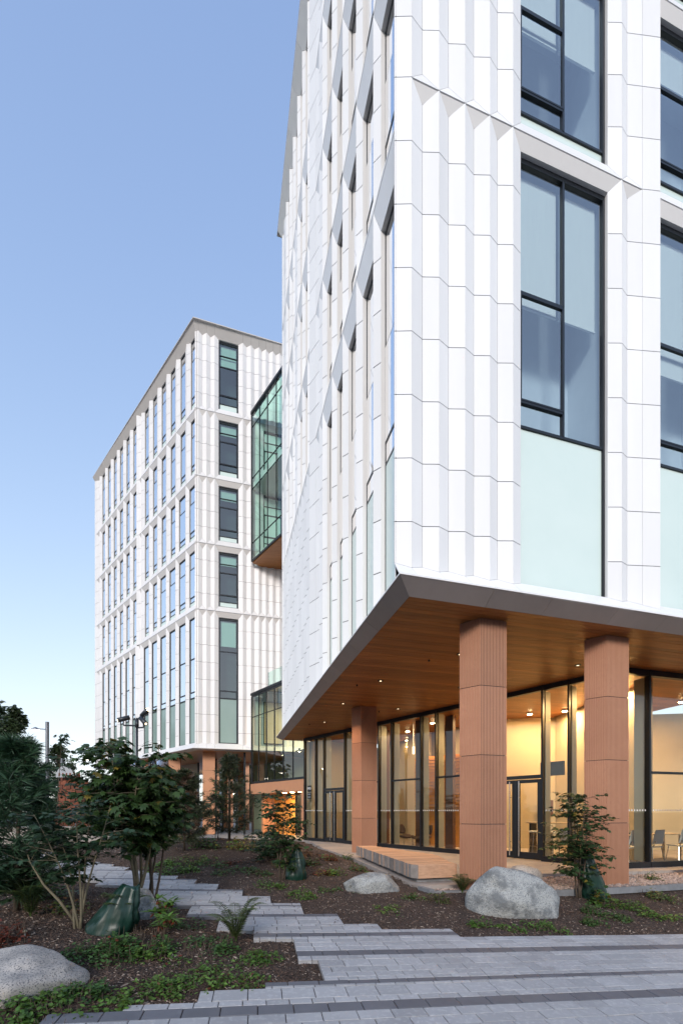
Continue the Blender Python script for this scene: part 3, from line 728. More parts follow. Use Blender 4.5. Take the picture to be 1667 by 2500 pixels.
# ------------------------------------------------------------------ lobby glazing of the near building
G0 = Vector((-1.78, 20.7, 0)); GD = KD; GN = KN; GLEN = 13.4
def gp(u, n, z): p = G0+GD*u+GN*n; return Vector((p.x, p.y, z))
Gc = gp(GLEN, 0, 0)
def rp_(u, n, z): return Vector((Gc.x+B[0]*u+A[0]*n, Gc.y+B[1]*u+A[1]*n, z))
def lobby_wall(pf_, bays):
    """bays: (u0, u1, transom z or None, door?)"""
    d = pf_(1, 0, 0)-pf_(0, 0, 0); n = pf_(0, 1, 0)-pf_(0, 0, 0)
    for (u0, u1, tz, door) in bays:
        fm = MB(); t = .05
        fm.obox(pf_(u0-t/2, -.05, 0), d*t, n*.14, ZV*4.9)
        fm.obox(pf_(u0+t/2, -.04, 4.76), d*(u1-u0-t), n*.12, ZV*.14)
        z0 = .14
        if not door: fm.obox(pf_(u0+t/2, -.06, -.02), d*(u1-u0-t), n*.14, ZV*.16)
        zs = [z0]
        if door:
            z0 = 0; zs = [2.42]; fm.obox(pf_(u0+t/2, -.045, 2.32), d*(u1-u0-t), n*.12, ZV*.1)
        elif tz:
            fm.obox(pf_(u0+t/2, -.03, tz-.03), d*(u1-u0-t), n*.09, ZV*.06); zs = [z0, tz+.03]
        zs.append(4.76)
        wo = fm.build('lobby_glazing', 'frame', near)
        for k in range(len(zs)-1):
            za = zs[k]; zb = zs[k+1]-(.06 if (tz and k == 0 and not door) else 0)
            mb = MB(); mb.add([pf_(u0+t/2, .02, za), pf_(u1-t/2, .02, za), pf_(u1-t/2, .02, zb), pf_(u0+t/2, .02, zb)], [(0, 1, 2, 3)]); mb.build('pane', 'glass_lobby', wo)
        mb = MB(); mb.obox(pf_(u0+.0, .09, .14), d*.04, n*.30, ZV*4.62); mb.build('mullion_fin', 'fin', wo)
        if not door:   # row of visibility dots
            mb = MB(); q = u0+.09
            while q < u1-.06:
                c = pf_(q, .016, 1.42); mb.add([c+d*(.02*math.cos(k*math.pi/4))+ZV*(.024*math.sin(k*math.pi/4)) for k in range(8)], [tuple(range(8))]); q += .085
            mb.build('visibility_dots', 'white_paint', wo, kind='stuff')
        else:
            um = (u0+u1)/2
            for (a, b, hs) in ((u0+t/2, um-.004, um-.14), (um+.004, u1-t/2, um+.14)):
                dm = MB(); f = .11
                dm.obox(pf_(a, -.03, .02), d*f, n*.06, ZV*2.28); dm.obox(pf_(b-f, -.03, .02), d*f, n*.06, ZV*2.28)
                dm.obox(pf_(a+f, -.028, .02), d*(b-a-2*f), n*.056, ZV*.2); dm.obox(pf_(a+f, -.028, 2.2), d*(b-a-2*f), n*.056, ZV*.1)
                dob = dm.build('door', 'frame', near)
                mb = MB(); mb.add([pf_(a+f, 0, .22), pf_(b-f, 0, .22), pf_(b-f, 0, 2.2), pf_(a+f, 0, 2.2)], [(0, 1, 2, 3)]); mb.build('pane', 'glass_lobby', dob)
                mb = MB(); mb.tube([pf_(hs, -.12, .1), pf_(hs, -.12, 2.26)], .017, 8); mb.tube([pf_(hs, -.12, .5), pf_(hs, -.02, .5)], .01, 6); mb.tube([pf_(hs, -.12, 1.8), pf_(hs, -.02, 1.8)], .01, 6); mb.build('handle', 'steel', dob)
lobby_wall(gp, [(.02, .92, None, 0), (.92, 1.54, None, 0), (1.54, 2.99, None, 1), (2.99, 4.0, None, 0), (4.0, 5.04, 2.55, 0), (5.04, 5.73, None, 0), (5.73, 7.14, 2.55, 0), (7.14, 7.8, None, 0), (7.8, 8.9, 2.55, 0), (8.9, 9.9, 2.55, 0), (9.9, 11.44, None, 1), (11.44, 12.14, None, 0), (12.14, 13.4, None, 0)])
lobby_wall(rp_, [(0.02, .79, None, 0), (.79, 2.6, 2.36, 0), (2.6, 4.4, 2.36, 0), (4.4, 6.2, 2.36, 0)])
mb = MB(); mb.obox(rp_(6.2, -.05, 0), Vector((B[0], B[1], 0))*.1, Vector((A[0], A[1], 0))*.2, ZV*4.9); mb.build('end_post', 'frame', near)
# number plates on the glass
pt = MB(); pt.obox(gp(.29, -.03, 2.31), GD*.28, GN*.012, ZV*.30); s1 = pt.build('number_plate', 'black', near)
pt = MB(); pt.obox(gp(.29, -.03, 1.98), GD*.28, GN*.012, ZV*.28); s2 = pt.build('name_plate', 'black', near)
def text_mesh(txt, size, mfun, m, parent, name, ext=.002):
    cu = bpy.data.curves.new(name, 'FONT'); cu.body = txt; cu.size = size; cu.align_x = 'CENTER'; cu.extrude = ext
    o = bpy.data.objects.new(name, cu); col.objects.link(o); dg = bpy.context.evaluated_depsgraph_get(); me = bpy.data.meshes.new_from_object(o.evaluated_get(dg))
    bpy.data.objects.remove(o); me.name = name; me.transform(mfun); me.materials.clear(); me.materials.append(M[m])
    o = bpy.data.objects.new(name, me); col.objects.link(o); o.parent = parent
    return o
def frame_mat(origin, xdir, up, nrm_):
    x = Vector(xdir).normalized(); y = Vector(up); z = Vector(nrm_).normalized()
    return Matrix(((x.x, y.x, z.x, origin[0]), (x.y, y.y, z.y, origin[1]), (x.z, y.z, z.z, origin[2]), (0, 0, 0, 1)))
text_mesh('5955', .15, frame_mat(gp(.43, -.036, 2.42), GD, (0, 0, 1), -GN), 'sign_white', s1, 'numerals')
mb = MB(); mb.obox(gp(.32, -.034, 2.17), GD*.22, GN*.003, ZV*.05); mb.obox(gp(.32, -.034, 2.03), GD*.22, GN*.003, ZV*.06); mb.build('worn_lettering', 'grey_metal', s2)

# ------------------------------------------------------------------ lobby interior
inner = [rp_(6.3, 0, 0), Vector((13.6, 15.3, 0)), Vector((5.7, 16.5, 0)), Vector((2.0, 24.0, 0)), gp(0, 0, 0)]
fl = [tuple(gp(0, .1, 0)[:2]), tuple(gp(GLEN, .1, 0)[:2]), tuple(rp_(6.2, .1, 0)[:2]), (13.6, 15.4), (5.7, 16.6), (2.0, 24.2)]
MB().prism(fl, -.12, -.004).build('lobby_floor', 'floor_in', near)
def wall(p, q, m, name='inner_wall', t=.12, z0=0, z1=4.9):
    d = (q-p); n = Vector((-d.y, d.x, 0)).normalized(); mb = MB(); mb.obox((p.x, p.y, z0), d, n*t, ZV*(z1-z0)); return mb.build(name, m, near)
wall(inner[0]+Vector((0, .2, 0)), inner[1], 'cream'); wall(inner[1], inner[2], 'cream'); wall(inner[2], inner[3], 'cream_dark'); wall(inner[3], gp(.05, .3, 0), 'cream_dark')
wall(Vector((8.4, 11.6, 0)), Vector((8.1, 16.0, 0)), 'cream')          # classroom partition
wall(Vector((3.1, 20.2, 0)), Vector((3.9, 19.0, 0)), 'cream')
# amber slatted wall and timber posts
for k in range(16):
    z = 1.55+k*.125; mb = MB(); mb.obox((3.0, 17.6, z), (1.55, -1.25, 0), (.05, .07, 0), (0, 0, .1)); mb.build('wall_slat', 'amber', near)
mb = MB(); mb.obox((3.03, 17.68, 0), (1.55, -1.25, 0), (.06, .08, 0), (0, 0, 3.6)); mb.build('slat_backing', 'amber', near)
for p in ((3.05, 16.6), (4.0, 15.8), (1.9, 18.6), (4.9, 15.2)):
    mb = MB(); mb.box((p[0], p[1], 2.45), (.16, .34, 4.9), rad(40)); mb.build('timber_post', 'brown_wood', near)
for p in ((1.9, 19.6), (1.1, 21.2)):
    mb = MB(); mb.box((p[0], p[1], 1.35), (.5, .1, 2.7), rad(-50)); mb.build('timber_screen', 'amber', near)
mb = MB(); mb.obox(gp(10.35, 2.2, 2.55), GD*.75, GN*.08, ZV*.45); mb.build('display_screen', 'black', near)
mb = MB(); mb.obox((7.3, 15.9, 1.2), (.5, -.08, 0), (.01, .05, 0), (0, 0, .6)); mb.build('notice_board', 'brown_wood', near)
LAMPS = [(Vector((3.2, 16.9, 0)), 70), (gp(2.2, 1.8, 0), 45), (gp(4.6, 2.2, 0), 45), (gp(6.4, 1.6, 0), 55), (gp(8.2, 2.0, 0), 55), (gp(9.6, 3.0, 0), 45), (gp(10.8, 1.6, 0), 40), (gp(12.4, 2.6, 0), 40), (rp_(1.6, 1.6, 0), 110), (rp_(3.2, 2.6, 0), 110), (rp_(2.0, 4.0, 0), 110), (rp_(4.6, 2.0, 0), 80), (gp(7.0, 4.2, 0), 40), (gp(3.0, 4.0, 0), 30)]  # first entry is an extra lamp, added only to brighten the amber slats
for p, pw in LAMPS:
    pw *= .42 if p.x < 6.6 else .62
    mb = MB(); mb.lathe((p.x, p.y, 4.85), [(.1, 0), (.1, .05)], 12); o = mb.build('lobby_downlight', 'white_paint', near)
    mb = MB(); disc(mb, (p.x, p.y, 4.838), .08, 12, .01); mb.build('lens', 'lamp_warm', o)
    area_lamp('lobby_lamp', (p.x, p.y, 4.82), .35, pw, (1, .62, .29), near)
for p, z in ((gp(2.7, 1.2, 0), 3.7), (gp(5.6, 1.4, 0), 3.7), (gp(6.6, 2.6, 0), 3.2), (gp(4.4, 3.0, 0), 3.3)):
    mb = MB(); mb.tube([(p.x, p.y, z+.3), (p.x, p.y, 4.9)], .006, 5); mb.lathe((p.x, p.y, z), [(.045, 0), (.045, .3)], 12); o = mb.build('pendant_light', 'lamp_dim', near)

# furniture
def lounge_chair():
    t = thing('lounge_chair', 'brown upholstered lounge chair on thin metal legs just inside the lobby glass', 'chair', (0, 0, 0), 'lounge chairs behind the lobby glass', local=True)
    mb = MB(); n = 8; v = []
    for i in range(n+1):
        y = -.28+.56*i/n
        for j in range(n+1):
            x = -.3+.6*j/n; v.append((x*(1-.12*(y/.28)**2), y, .42+.05*(x/.3)**2-.03*(y < 0)))
    f = [(i*(n+1)+j, i*(n+1)+j+1, (i+1)*(n+1)+j+1, (i+1)*(n+1)+j) for i in range(n) for j in range(n)]
    mb.add(v, f); mb.add([(a, b, c-.06) for a, b, c in v], [tuple(reversed(q)) for q in f])
    m_ = (n+1)**2
    for i in range(n): mb.f += [(i, m_+i, m_+i+1, i+1), (n*(n+1)+i+1, m_+n*(n+1)+i+1, m_+n*(n+1)+i, n*(n+1)+i), ((i+1)*(n+1), m_+(i+1)*(n+1), m_+i*(n+1), i*(n+1)), (i*(n+1)+n, m_+i*(n+1)+n, m_+(i+1)*(n+1)+n, (i+1)*(n+1)+n)]
    mb.build('seat', 'chair_brown', t, True)
    mb = MB(); v = []
    for i in range(n+1):
        z = .5+.36*i/n; w = .29*math.sqrt(max(.2, 1-.35*((i/n-.45)*2)**2))
        for j in range(n+1):
            x = -w+2*w*j/n; v.append((x, .26+.10*i/n-.07*(x/.3)**2, z))
    mb.add(v, f); mb.add([(a, b+.05, c) for a, b, c in v], [tuple(reversed(q)) for q in f])
    for i in range(n): mb.f += [(i, m_+i, m_+i+1, i+1), (n*(n+1)+i+1, m_+n*(n+1)+i+1, m_+n*(n+1)+i, n*(n+1)+i), ((i+1)*(n+1), m_+(i+1)*(n+1), m_+i*(n+1), i*(n+1)), (i*(n+1)+n, m_+i*(n+1)+n, m_+(i+1)*(n+1)+n, (i+1)*(n+1)+n)]
    mb.build('backrest', 'chair_brown', t, True)
    for sx in (-1, 1):
        mb = MB(); mb.tube([(sx*.22, -.2, .38), (sx*.26, -.24, 0)], .012, 6); mb.build('leg', 'steel', t)
        mb = MB(); mb.tube([(sx*.22, .2, .38), (sx*.26, .26, 0)], .012, 6); mb.build('leg', 'steel', t)
        mb = MB(); mb.tube([(sx*.18, .24, .4), (sx*.18, .31, .56)], .012, 6); mb.build('back_bracket', 'steel', t)
    return t
ch = lounge_chair(); p = gp(5.55, .9, 0); ch.location = (p.x, p.y, 0); ch.rotation_euler = (0, 0, rad(35))
ch['label'] = 'brown lounge chair half hidden behind a mullion beside the fluted column by the bench'
p = gp(6.45, .85, 0); copy_tree(ch, (p.x, p.y, 0), rad(-60), 'brown lounge chair facing sideways in the clear pane above the timber bench')
p = gp(8.7, 1.2, 0); copy_tree(ch, (p.x, p.y, 0), rad(60), 'brown lounge chair in front of the amber slatted wall')
def task_chair():
    t = thing('task_chair', 'white mesh-backed chair on wire legs at a classroom table', 'chair', (0, 0, 0), 'white chairs at the classroom tables', local=True)
    mb = MB(); mb.slab([(-.22, -.2, .46), (.22, -.2, .46), (.2, .2, .45), (-.2, .2, .45)], (0, 0, -1), .03, True); mb.build('seat', 'chair_white', t)
    mb = MB(); v = []
    for i in range(7):
        z = .52+.38*i/6
        for j in range(7):
            x = -.2+.4*j/6; v.append((x*(1-.15*i/6), .22+.08*i/6-.05*(x/.2)**2, z))
    f = [(i*7+j, i*7+j+1, (i+1)*7+j+1, (i+1)*7+j) for i in range(6) for j in range(6)]
    mb.add(v, f); mb.add([(a, b+.02, c) for a, b, c in v], [tuple(reversed(q)) for q in f]); mb.build('backrest', 'chair_white', t, True)
    for sx in (-1, 1):
        for sy in (-1, 1):
            mb = MB(); mb.tube([(sx*.18, sy*.16, .44), (sx*.23, sy*.22, 0)], .011, 6); mb.build('leg', 'steel', t)
        mb = MB(); mb.tube([(sx*.17, .18, .44), (sx*.17, .25, .6)], .011, 6); mb.build('back_bracket', 'steel', t)
    return t
tc_ = task_chair(); q = rp_(1.05, .75, 0); tc_.location = (q.x, q.y, 0); tc_.rotation_euler = (0, 0, rad(190))
tc_['label'] = 'white task chair nearest the corner mullion at the first classroom table'
for k, (u, n, rz, lb) in enumerate([(1.85, .8, 200, 'white task chair second along the first classroom table'), (1.3, 2.2, 170, 'white task chair nearest the corner mullion at the rear classroom table'), (2.1, 2.25, 195, 'white task chair second along the rear classroom table'), (.5, 2.3, 150, 'white task chair turned towards the lobby behind the rear classroom table end'), (2.9, .8, 185, 'white task chair third along the first classroom table')]):
    q = rp_(u, n, 0); copy_tree(tc_, (q.x, q.y, 0), rad(rz), lb)
def table(u, n, lab, w=3.2):
    q = rp_(u+w/2, n, 0); t = thing('classroom_table', lab, 'table', (q.x, q.y, 0), 'long classroom tables', local=True, rz=math.atan2(B[1], B[0]))
    mb = MB(); mb.box((0, 0, .735), (w, .6, .035)); mb.build('tabletop', 'table_top', t)
    for sx in (-1, 0, 1):
        for sy in (-1, 1):
            mb = MB(); mb.box((sx*(w/2-.12), sy*.24, .36), (.05, .05, .72)); mb.build('leg', 'steel', t)
    mb = MB(); mb.box((-w/2+.06, 0, .4), (.04, .5, .6)); mb.build('end_panel', 'cream_dark', t)
table(.25, 1.35, 'long pale wood classroom table right behind the corner glass'); table(.1, 2.85, 'long pale wood classroom table in the second row')
for k, (u, n) in enumerate(((.8, 1.35), (1.7, 1.4), (.6, 2.85), (1.5, 2.85), (2.3, 2.9))):
    q = rp_(u, n, .7535); t = thing('laptop', ['open laptop at the corner end of the first classroom table', 'open laptop midway along the first classroom table', 'open laptop at the corner end of the second-row table', 'open laptop midway along the second-row table', 'open laptop far along the second-row table'][k], 'laptop', q, 'laptops on the tables', local=True, rz=rad(20+k*15))
    mb = MB(); mb.box((0, 0, .008), (.32, .22, .016)); mb.build('keyboard', 'black', t)
    mb = MB(); mb.slab([(-.16, .11, .012), (.16, .11, .012), (.16, .17, .22), (-.16, .17, .22)], (0, 1, -.2), .008, True); mb.build('screen', 'white_paint', t)

def bar_stool():
    t = thing('bar_stool', 'tall stool', 'stool', (0, 0, 0), 'tall stools inside the lobby door', local=True)
    mb = MB(); mb.lathe((0, 0, .72), [(.17, 0), (.18, .03), (.15, .05)], 16); mb.build('seat', 'chair_white', t, True)
    for k in range(4):
        a = k*math.pi/2+.78; mb = MB(); mb.tube([(.1*math.cos(a), .1*math.sin(a), .72), (.2*math.cos(a), .2*math.sin(a), 0)], .012, 6); mb.build('leg', 'steel', t)
    mb = MB(); mb.lathe((0, 0, .28), [(.165, 0), (.165, .02), (.15, .02), (.15, 0)], 16); mb.build('foot_ring', 'steel', t)
    return t
q = gp(10.5, 1.5, 0); bs = bar_stool(); bs.location = (q.x, q.y, 0); bs['label'] = 'white-topped tall stool just inside the lobby door, on the handle side'
q = gp(11.1, 1.4, 0); copy_tree(bs, (q.x, q.y, 0), .4, 'white-topped tall stool just inside the lobby door, on the hinge side')
q = gp(10.8, 2.1, 0); t = thing('high_table', 'narrow high table with tall stools inside the lobby door', 'table', q, local=True, rz=math.atan2(GD.y, GD.x))
mb = MB(); mb.box((0, 0, 1.02), (1.5, .5, .04)); mb.build('tabletop', 'table_top', t)
for sx in (-1, 1):
    mb = MB(); mb.box((sx*.65, 0, .5), (.06, .4, 1.0)); mb.build('leg', 'frame', t)
q = gp(2.4, 2.6, 0); t = thing('reception_counter', 'pale reception counter deep inside the left lobby door', 'counter', q, local=True, rz=math.atan2(GD.y, GD.x))
mb = MB(); mb.box((0, 0, .5), (1.9, .5, 1.0)); mb.build('front_panel', 'white_paint', t); mb = MB(); mb.box((0, 0, 1.025), (2.0, .6, .05)); mb.build('countertop', 'table_top', t)
# ------------------------------------------------------------------ ground
cy, sy = math.cos(rad(11)), math.sin(rad(11))
def ab(X, Y): return (-X*sy+Y*cy, X*cy+Y*sy)
def XY(a, b): return (b*cy-a*sy, b*sy+a*cy)
def gz(X, Y):
    a, b = ab(X, Y); b = max(-9, min(9, b))
    ae = a if a < 8 else 8+2.6*(1-math.exp(-(a-8)/5.))
    ae = max(-8, ae)
    return EYE-1.75-.045*b+.05*ae
RIGHT = [(5.12, 40), (5.40, 2.55), (5.66, 1.6), (6.13, 1.13), (6.72, .65), (7.15, .2), (7.6, -.25), (8.03, -.69), (8.47, -1.12), (8.81, -1.51), (9.11, -1.88), (9.38, -2.26)]
LEFT = [(3.39, -40), (3.54, -1.53), (3.63, -1.02), (3.83, -.485), (3.955, .06), (4.45, .61), (5.10, .41), (5.42, -.055), (6.0, -.5), (6.53, -.95), (6.8, -1.4), (7.4, -1.78)]
def pright(a, b=0):
    for t, v in RIGHT:
        if a < t: return v
    return -2.26-.4*math.floor((a-9.0)/.38)
def pleft(a):
    for t, v in LEFT:
        if a < t: return v
    return -2.25-.43*math.floor((a-7.4)/.4)
TER = [(-3.2, 22.6), (-1.55, 20.2), (-.62, 15.8), (.30, 12.9), (1.22, 8.75), (1.5, 8.02), (2.6, 8.25), (3.0, 9.3), (4.6, 9.6), (6.6, 9.9), (13.5, 11.5), (13.8, 15.6), (5.8, 16.8), (2.2, 24.4)]
def inpoly(x, y, P):
    r = False; n = len(P)
    for i in range(n):
        (x0, y0), (x1, y1) = P[i], P[(i+1) % n]
        if (y0 > y) != (y1 > y) and x < (x1-x0)*(y-y0)/(y1-y0)+x0: r = not r
    return r
def dpoly(x, y, P):
    m = 1e9; n = len(P)
    for i in range(n):
        (x0, y0), (x1, y1) = P[i], P[(i+1) % n]; dx, dy = x1-x0, y1-y0
        t = max(0, min(1, ((x-x0)*dx+(y-y0)*dy)/(dx*dx+dy*dy))); m = min(m, math.hypot(x-x0-t*dx, y-y0-t*dy))
    return m
def path_out(X, Y):
    """distance outside the paved area, sideways; <=0 inside"""
    a, b = ab(X, Y)
    if a > 14: return 1.0
    if a < 5.12 and b > pleft(a): return -1
    l, r = pleft(a), pright(a)
    if l <= b <= r: return -min(b-l, r-b)
    return min(abs(b-l), abs(b-r))
def bump(X, Y, cx_, cy_, s, amp): return amp*math.exp(-((X-cx_)**2+(Y-cy_)**2)/(2*s*s))
def T(X, Y):
    g = gz(X, Y)
    if -3.5 < X < 14 and 7 < Y < 25 and inpoly(X, Y, TER): return -.2
    z = g-.045
    po = path_out(X, Y) if (-14 < X < 14 and -4 < Y < 16) else 1.
    k = sstep(po, 0, .7)
    m = .03+bump(X, Y, -4.4, 12.6, 2.1, .34)+bump(X, Y, -3.6, 5.2, 1.2, .10)+bump(X, Y, .6, 9.6, 1.3, .10)+bump(X, Y, -1.6, 12.5, 1.8, .14)
    m += .02*mnoise.noise((X*1.7, Y*1.7, 3.1))+.012*mnoise.noise((X*6, Y*6, 1.2))
    z += k*m
    if -5 < X < 15 and 5 < Y < 26:
        d = dpoly(X, Y, TER); w = sstep(2.3-d, 0, 2.2); tgt = -.07
        if X > 1: z = z+(tgt-z)*w if z < tgt else z
        else: z = z+(tgt-z)*w*(1 if z < tgt else sstep(.8-d, 0, .8))
    if Y > 18 or X < -12: z = z+(-.06-z)*max(sstep(Y, 18, 22), sstep(-X, 12, 16))
    return z
def at(px, py):
    """point of the ground seen at that photograph pixel"""
    r = (px-833.5)/1047; v = (py-1980)/1047; Y = 2.; prev = 1
    while Y < 60:
        h = EYE-v*Y
        if h < T(r*Y, Y): break
        Y += .03
    return (r*Y, Y, T(r*Y, Y))
def axis(lo, hi, step, far, g=1.28):
    c = [lo+(hi-lo)*i/round((hi-lo)/step) for i in range(round((hi-lo)/step)+1)]
    s = step; x = hi
    while x < far: s *= g; x += s; c.append(x)
    s = step; x = lo
    while x > -far: s *= g; x -= s; c.insert(0, x)
    return c
xs = axis(-8.5, 7.5, .11, 700); ys = axis(2.6, 15.0, .11, 700)
mb = MB(); mb.v = [(x, y, T(x, y)) for y in ys for x in xs]; nx = len(xs)
mb.f = [(j*nx+i, j*nx+i+1, (j+1)*nx+i+1, (j+1)*nx+i) for j in range(len(ys)-1) for i in range(nx-1)]
mb.build('ground', 'mulch', None, True, kind='structure')
# paved squares beyond the planting and behind the viewer
def sheet(name, x0, x1, y0, y1, n, dz, m, test=None):
    mb = MB(); mb.v = [(x0+(x1-x0)*i/n, y0+(y1-y0)*j/n, T(x0+(x1-x0)*i/n, y0+(y1-y0)*j/n)+dz) for j in range(n+1) for i in range(n+1)]
    mb.f = [(j*(n+1)+i, j*(n+1)+i+1, (j+1)*(n+1)+i+1, (j+1)*(n+1)+i) for j in range(n) for i in range(n) if test is None or test(x0+(x1-x0)*(i+.5)/n, y0+(y1-y0)*(j+.5)/n)]
    return mb.build(name, m, None, True, kind='structure')
sheet('plaza', -60, -3.4, 17.0, 70, 60, .03, 'kerb', lambda x, y: not (x > -5 and y < 19.5))
sheet('plaza', -60, 60, -60, 1.4, 60, .02, 'kerb')
sheet('pavement', -30, -8.7, 1.4, 17, 40, .02, 'kerb', lambda x, y: x < -10.5)

# paving stones
paving = MB()
rows = []; darks = [(2.28, 2.43), (2.86, 2.945), (3.39, 3.54), (3.87, 3.955), (4.56, 4.71), (5.17, 5.31), (6.0, 6.13), (6.53, 6.60), (7.48, 7.60), (8.38, 8.47), (9.29, 9.38), (10.2, 10.32), (11.1, 11.2), (12.0, 12.12)]
edges = [3.63, 3.83, 4.45, 5.10, 5.42, 5.66, 6.72, 6.8, 7.15, 7.4, 8.03, 8.81, 9.11]
bounds = [1.5]+sorted([d for p in darks for d in p]+[e for e in edges if not any(p[0]-.02 < e < p[1]+.02 for p in darks)])+[12.6]
rg = random.Random(17)
for i in range(len(bounds)-1):
    a0, a1 = bounds[i], bounds[i+1]
    if a1-a0 < .005: continue
    if any(abs(a0-p[0]) < 1e-6 for p in darks): rows.append((a0, a1, True)); continue
    ws = []
    while sum(ws) < (a1-a0)-.06: ws.append(rg.choice([.155, .155, .08, .12, .2]))
    if not ws: ws = [1]
    k = (a1-a0)/sum(ws); a = a0
    for w in ws: rows.append((a, a+w*k, False)); a += w*k
base = MB(); stones = []
for (a0, a1, dk) in rows:
    am = (a0+a1)/2; l, r = max(pleft(am), -6-am*.4), min(pright(am), 9.5)
    ln = .285 if (dk or a1-a0 > .1) else .19; b = l; off = rg.uniform(.3, 1)
    first = True
    while b < r-.02:
        w = ln*off if first else ln; first = False
        b2 = min(r, b+w)
        if r-b2 < .07: b2 = r
        g = .0035; dz = rg.uniform(-.002, .0025); tx = rg.uniform(-.006, .006)
        c = [XY(a0+g, b+g), XY(a0+g, b2-g), XY(a1-g, b2-g), XY(a1-g, b+g)]
        top = [(x, y, gz(x, y)+dz+tx*(k in (1, 2))*.3) for k, (x, y) in enumerate(c)]
        d0 = math.hypot(*c[0]); px = c[0][0]/max(.3, c[0][1])
        wgt = (b2-b)*(a1-a0)/d0**3 if (abs(px) < .85 and c[0][1] > 2.6) else 0
        stones.append((wgt, top, dk)); b = b2
    c = [XY(a0, l), XY(a0, r), XY(a1, r), XY(a1, l)]
    n = max(1, round((r-l)/.6)); 
    for q in range(n):
        p = [XY(a0, l+(r-l)*q/n), XY(a0, l+(r-l)*(q+1)/n), XY(a1, l+(r-l)*(q+1)/n), XY(a1, l+(r-l)*q/n)]
        base.add([(x, y, gz(x, y)-.012) for x, y in p], [(0, 1, 2, 3)])
pv = base.build('paved_path', 'mulch', None, kind='structure')
def stone(mb, top):
    c = Vector((0, 0, 0))
    for p in top: c += Vector(p)
    c /= 4; e = .004
    inn = [tuple(Vector(p)+(c-Vector(p)).normalized()*e*1.6) for p in top]; lo = [(p[0], p[1], p[2]-e) for p in top]; bt = [(p[0], p[1], p[2]-.06) for p in top]
    n = len(mb.v); mb.v += inn+lo+bt
    mb.f += [(n, n+1, n+2, n+3)]+[(n+4+k, n+4+(k+1) % 4, n+(k+1) % 4, n+k) for k in range(4)]+[(n+8+k, n+8+(k+1) % 4, n+4+(k+1) % 4, n+4+k) for k in range(4)]
for dk in (True, False):
    S = sorted([s for s in stones if s[2] == dk], key=lambda s: -s[0]); lim = 110 if dk else 190
    for s in S[:lim]:
        mb = MB(); stone(mb, s[1]); mb.build('dark_paver' if dk else 'paver', 'paver_dark' if dk else 'paver', pv)
    mb = MB()
    for s in S[lim:]: stone(mb, s[1])
    mb.build('dark_paver_field' if dk else 'paver_field', 'paver_dark' if dk else 'paver', pv, kind='stuff')

# terrace slab, gravel and kerb by the columns
ter = MB().prism(TER, -.34, 0.0).build('terrace', 'concrete', None, kind='structure')
gpoly = [(1.55, 7.75), (2.6, 7.7), (5.2, 8.25), (12.5, 10.2), (12.5, 11.2), (6.7, 9.85), (4.6, 9.55), (3.05, 9.25), (2.65, 8.2), (1.55, 7.97)]
rg = random.Random(5); mb = MB(); gb = MB()
gb.prism(gpoly, -.2, -.075).build('gravel_bed', 'kerb', None, kind='structure')
cnt = 0
while cnt < 5200:
    x, y = rg.uniform(1.5, 9), rg.uniform(7.6, 10.5)
    if not inpoly(x, y, gpoly): continue
    cnt += 1; r = rg.uniform(.014, .032); z = -.07+rg.uniform(-.005, .012); q = [rg.uniform(.7, 1.2) for _ in range(5)]; az = rg.uniform(0, 6.28)
    vs = [(x+r*q[k]*math.cos(az+k*1.571), y+r*q[k]*math.sin(az+k*1.571), z) for k in range(4)]+[(x+rg.uniform(-.3, .3)*r, y+rg.uniform(-.3, .3)*r, z+r*.75*q[4])]
    mb.add(vs, [(0, 1, 4), (1, 2, 4), (2, 3, 4), (3, 0, 4)])
g_ = mb.build('gravel', 'gravel', None, kind='stuff'); g_['label'] = 'strip of pinkish gravel along the column bases'; g_['category'] = 'gravel'
kb = thing('concrete_kerb', 'low grey concrete kerb under the timber bench corner', 'kerb', (1.45, 7.8, 0))
mb = MB(); mb.obox((1.42, 8.0, -.3), (.15, -.36, 0), (.09, .02, 0), (0, 0, .30)); mb.obox((1.57, 7.64, -.3), (.95, .16, 0), (.0, .09, 0), (0, 0, .262)); mb.build('kerb_stone', 'kerb', kb)

# timber bench of heavy beams
bench = thing('timber_bench', 'broad low bench of heavy timber beams between the fluted columns', 'bench', (1.6, 10, 0))
P0 = Vector((1.39, 8.27, 0)); Bd = Vector((B[0], B[1], 0)); Ad = Vector((-.2, .98, 0)).normalized()
rg = random.Random(9); n = 29; w = 4.72/n
for k in range(n):
    a = k*w; st = P0+Ad*a
    ln = .93+.28*sstep(a, 0, 1.6) if a < 1.9 else max(.5, 1.21-(a-1.9)*.27)
    dz = rg.uniform(-.004, .004); jx = rg.uniform(-.012, .012)
    mb = MB(); e = .012; o = st+Bd*jx; hh = .265
    a0 = Ad*.004; aw = Ad*(w-.004)
    # rounded front corner on the first beam
    lo = .09+dz; hi = .355+dz
    prof = [(0, lo), (w-.006, lo), (w-.006, hi-e), (w-.006-e, hi), (e, hi), (0, hi-e)]
    v = [tuple(o+Ad*p+Vector((0, 0, q))+(Bd*(.10 if (k == 0 and p < .02) else 0))) for p, q in prof]+[tuple(o+Bd*ln+Ad*p+Vector((0, 0, q))) for p, q in prof]
    m6 = len(prof); mb.add(v, [tuple(range(m6-1, -1, -1)), tuple(range(m6, 2*m6))]+[(i, (i+1) % m6, m6+(i+1) % m6, m6+i) for i in range(m6)])
    bo = mb.build('beam', 'timber', bench)
    mb = MB(); mb.slab([tuple(Vector(q)-Bd*.002) for q in v[:m6]], Bd, .001); mb.build('weathered_end', 'timber_end', bo)
pts = [P0+Ad*.12+Bd*.12, P0+Ad*.12+Bd*.9, P0+Ad*4.4+Bd*.5, P0+Ad*4.4+Bd*.12]
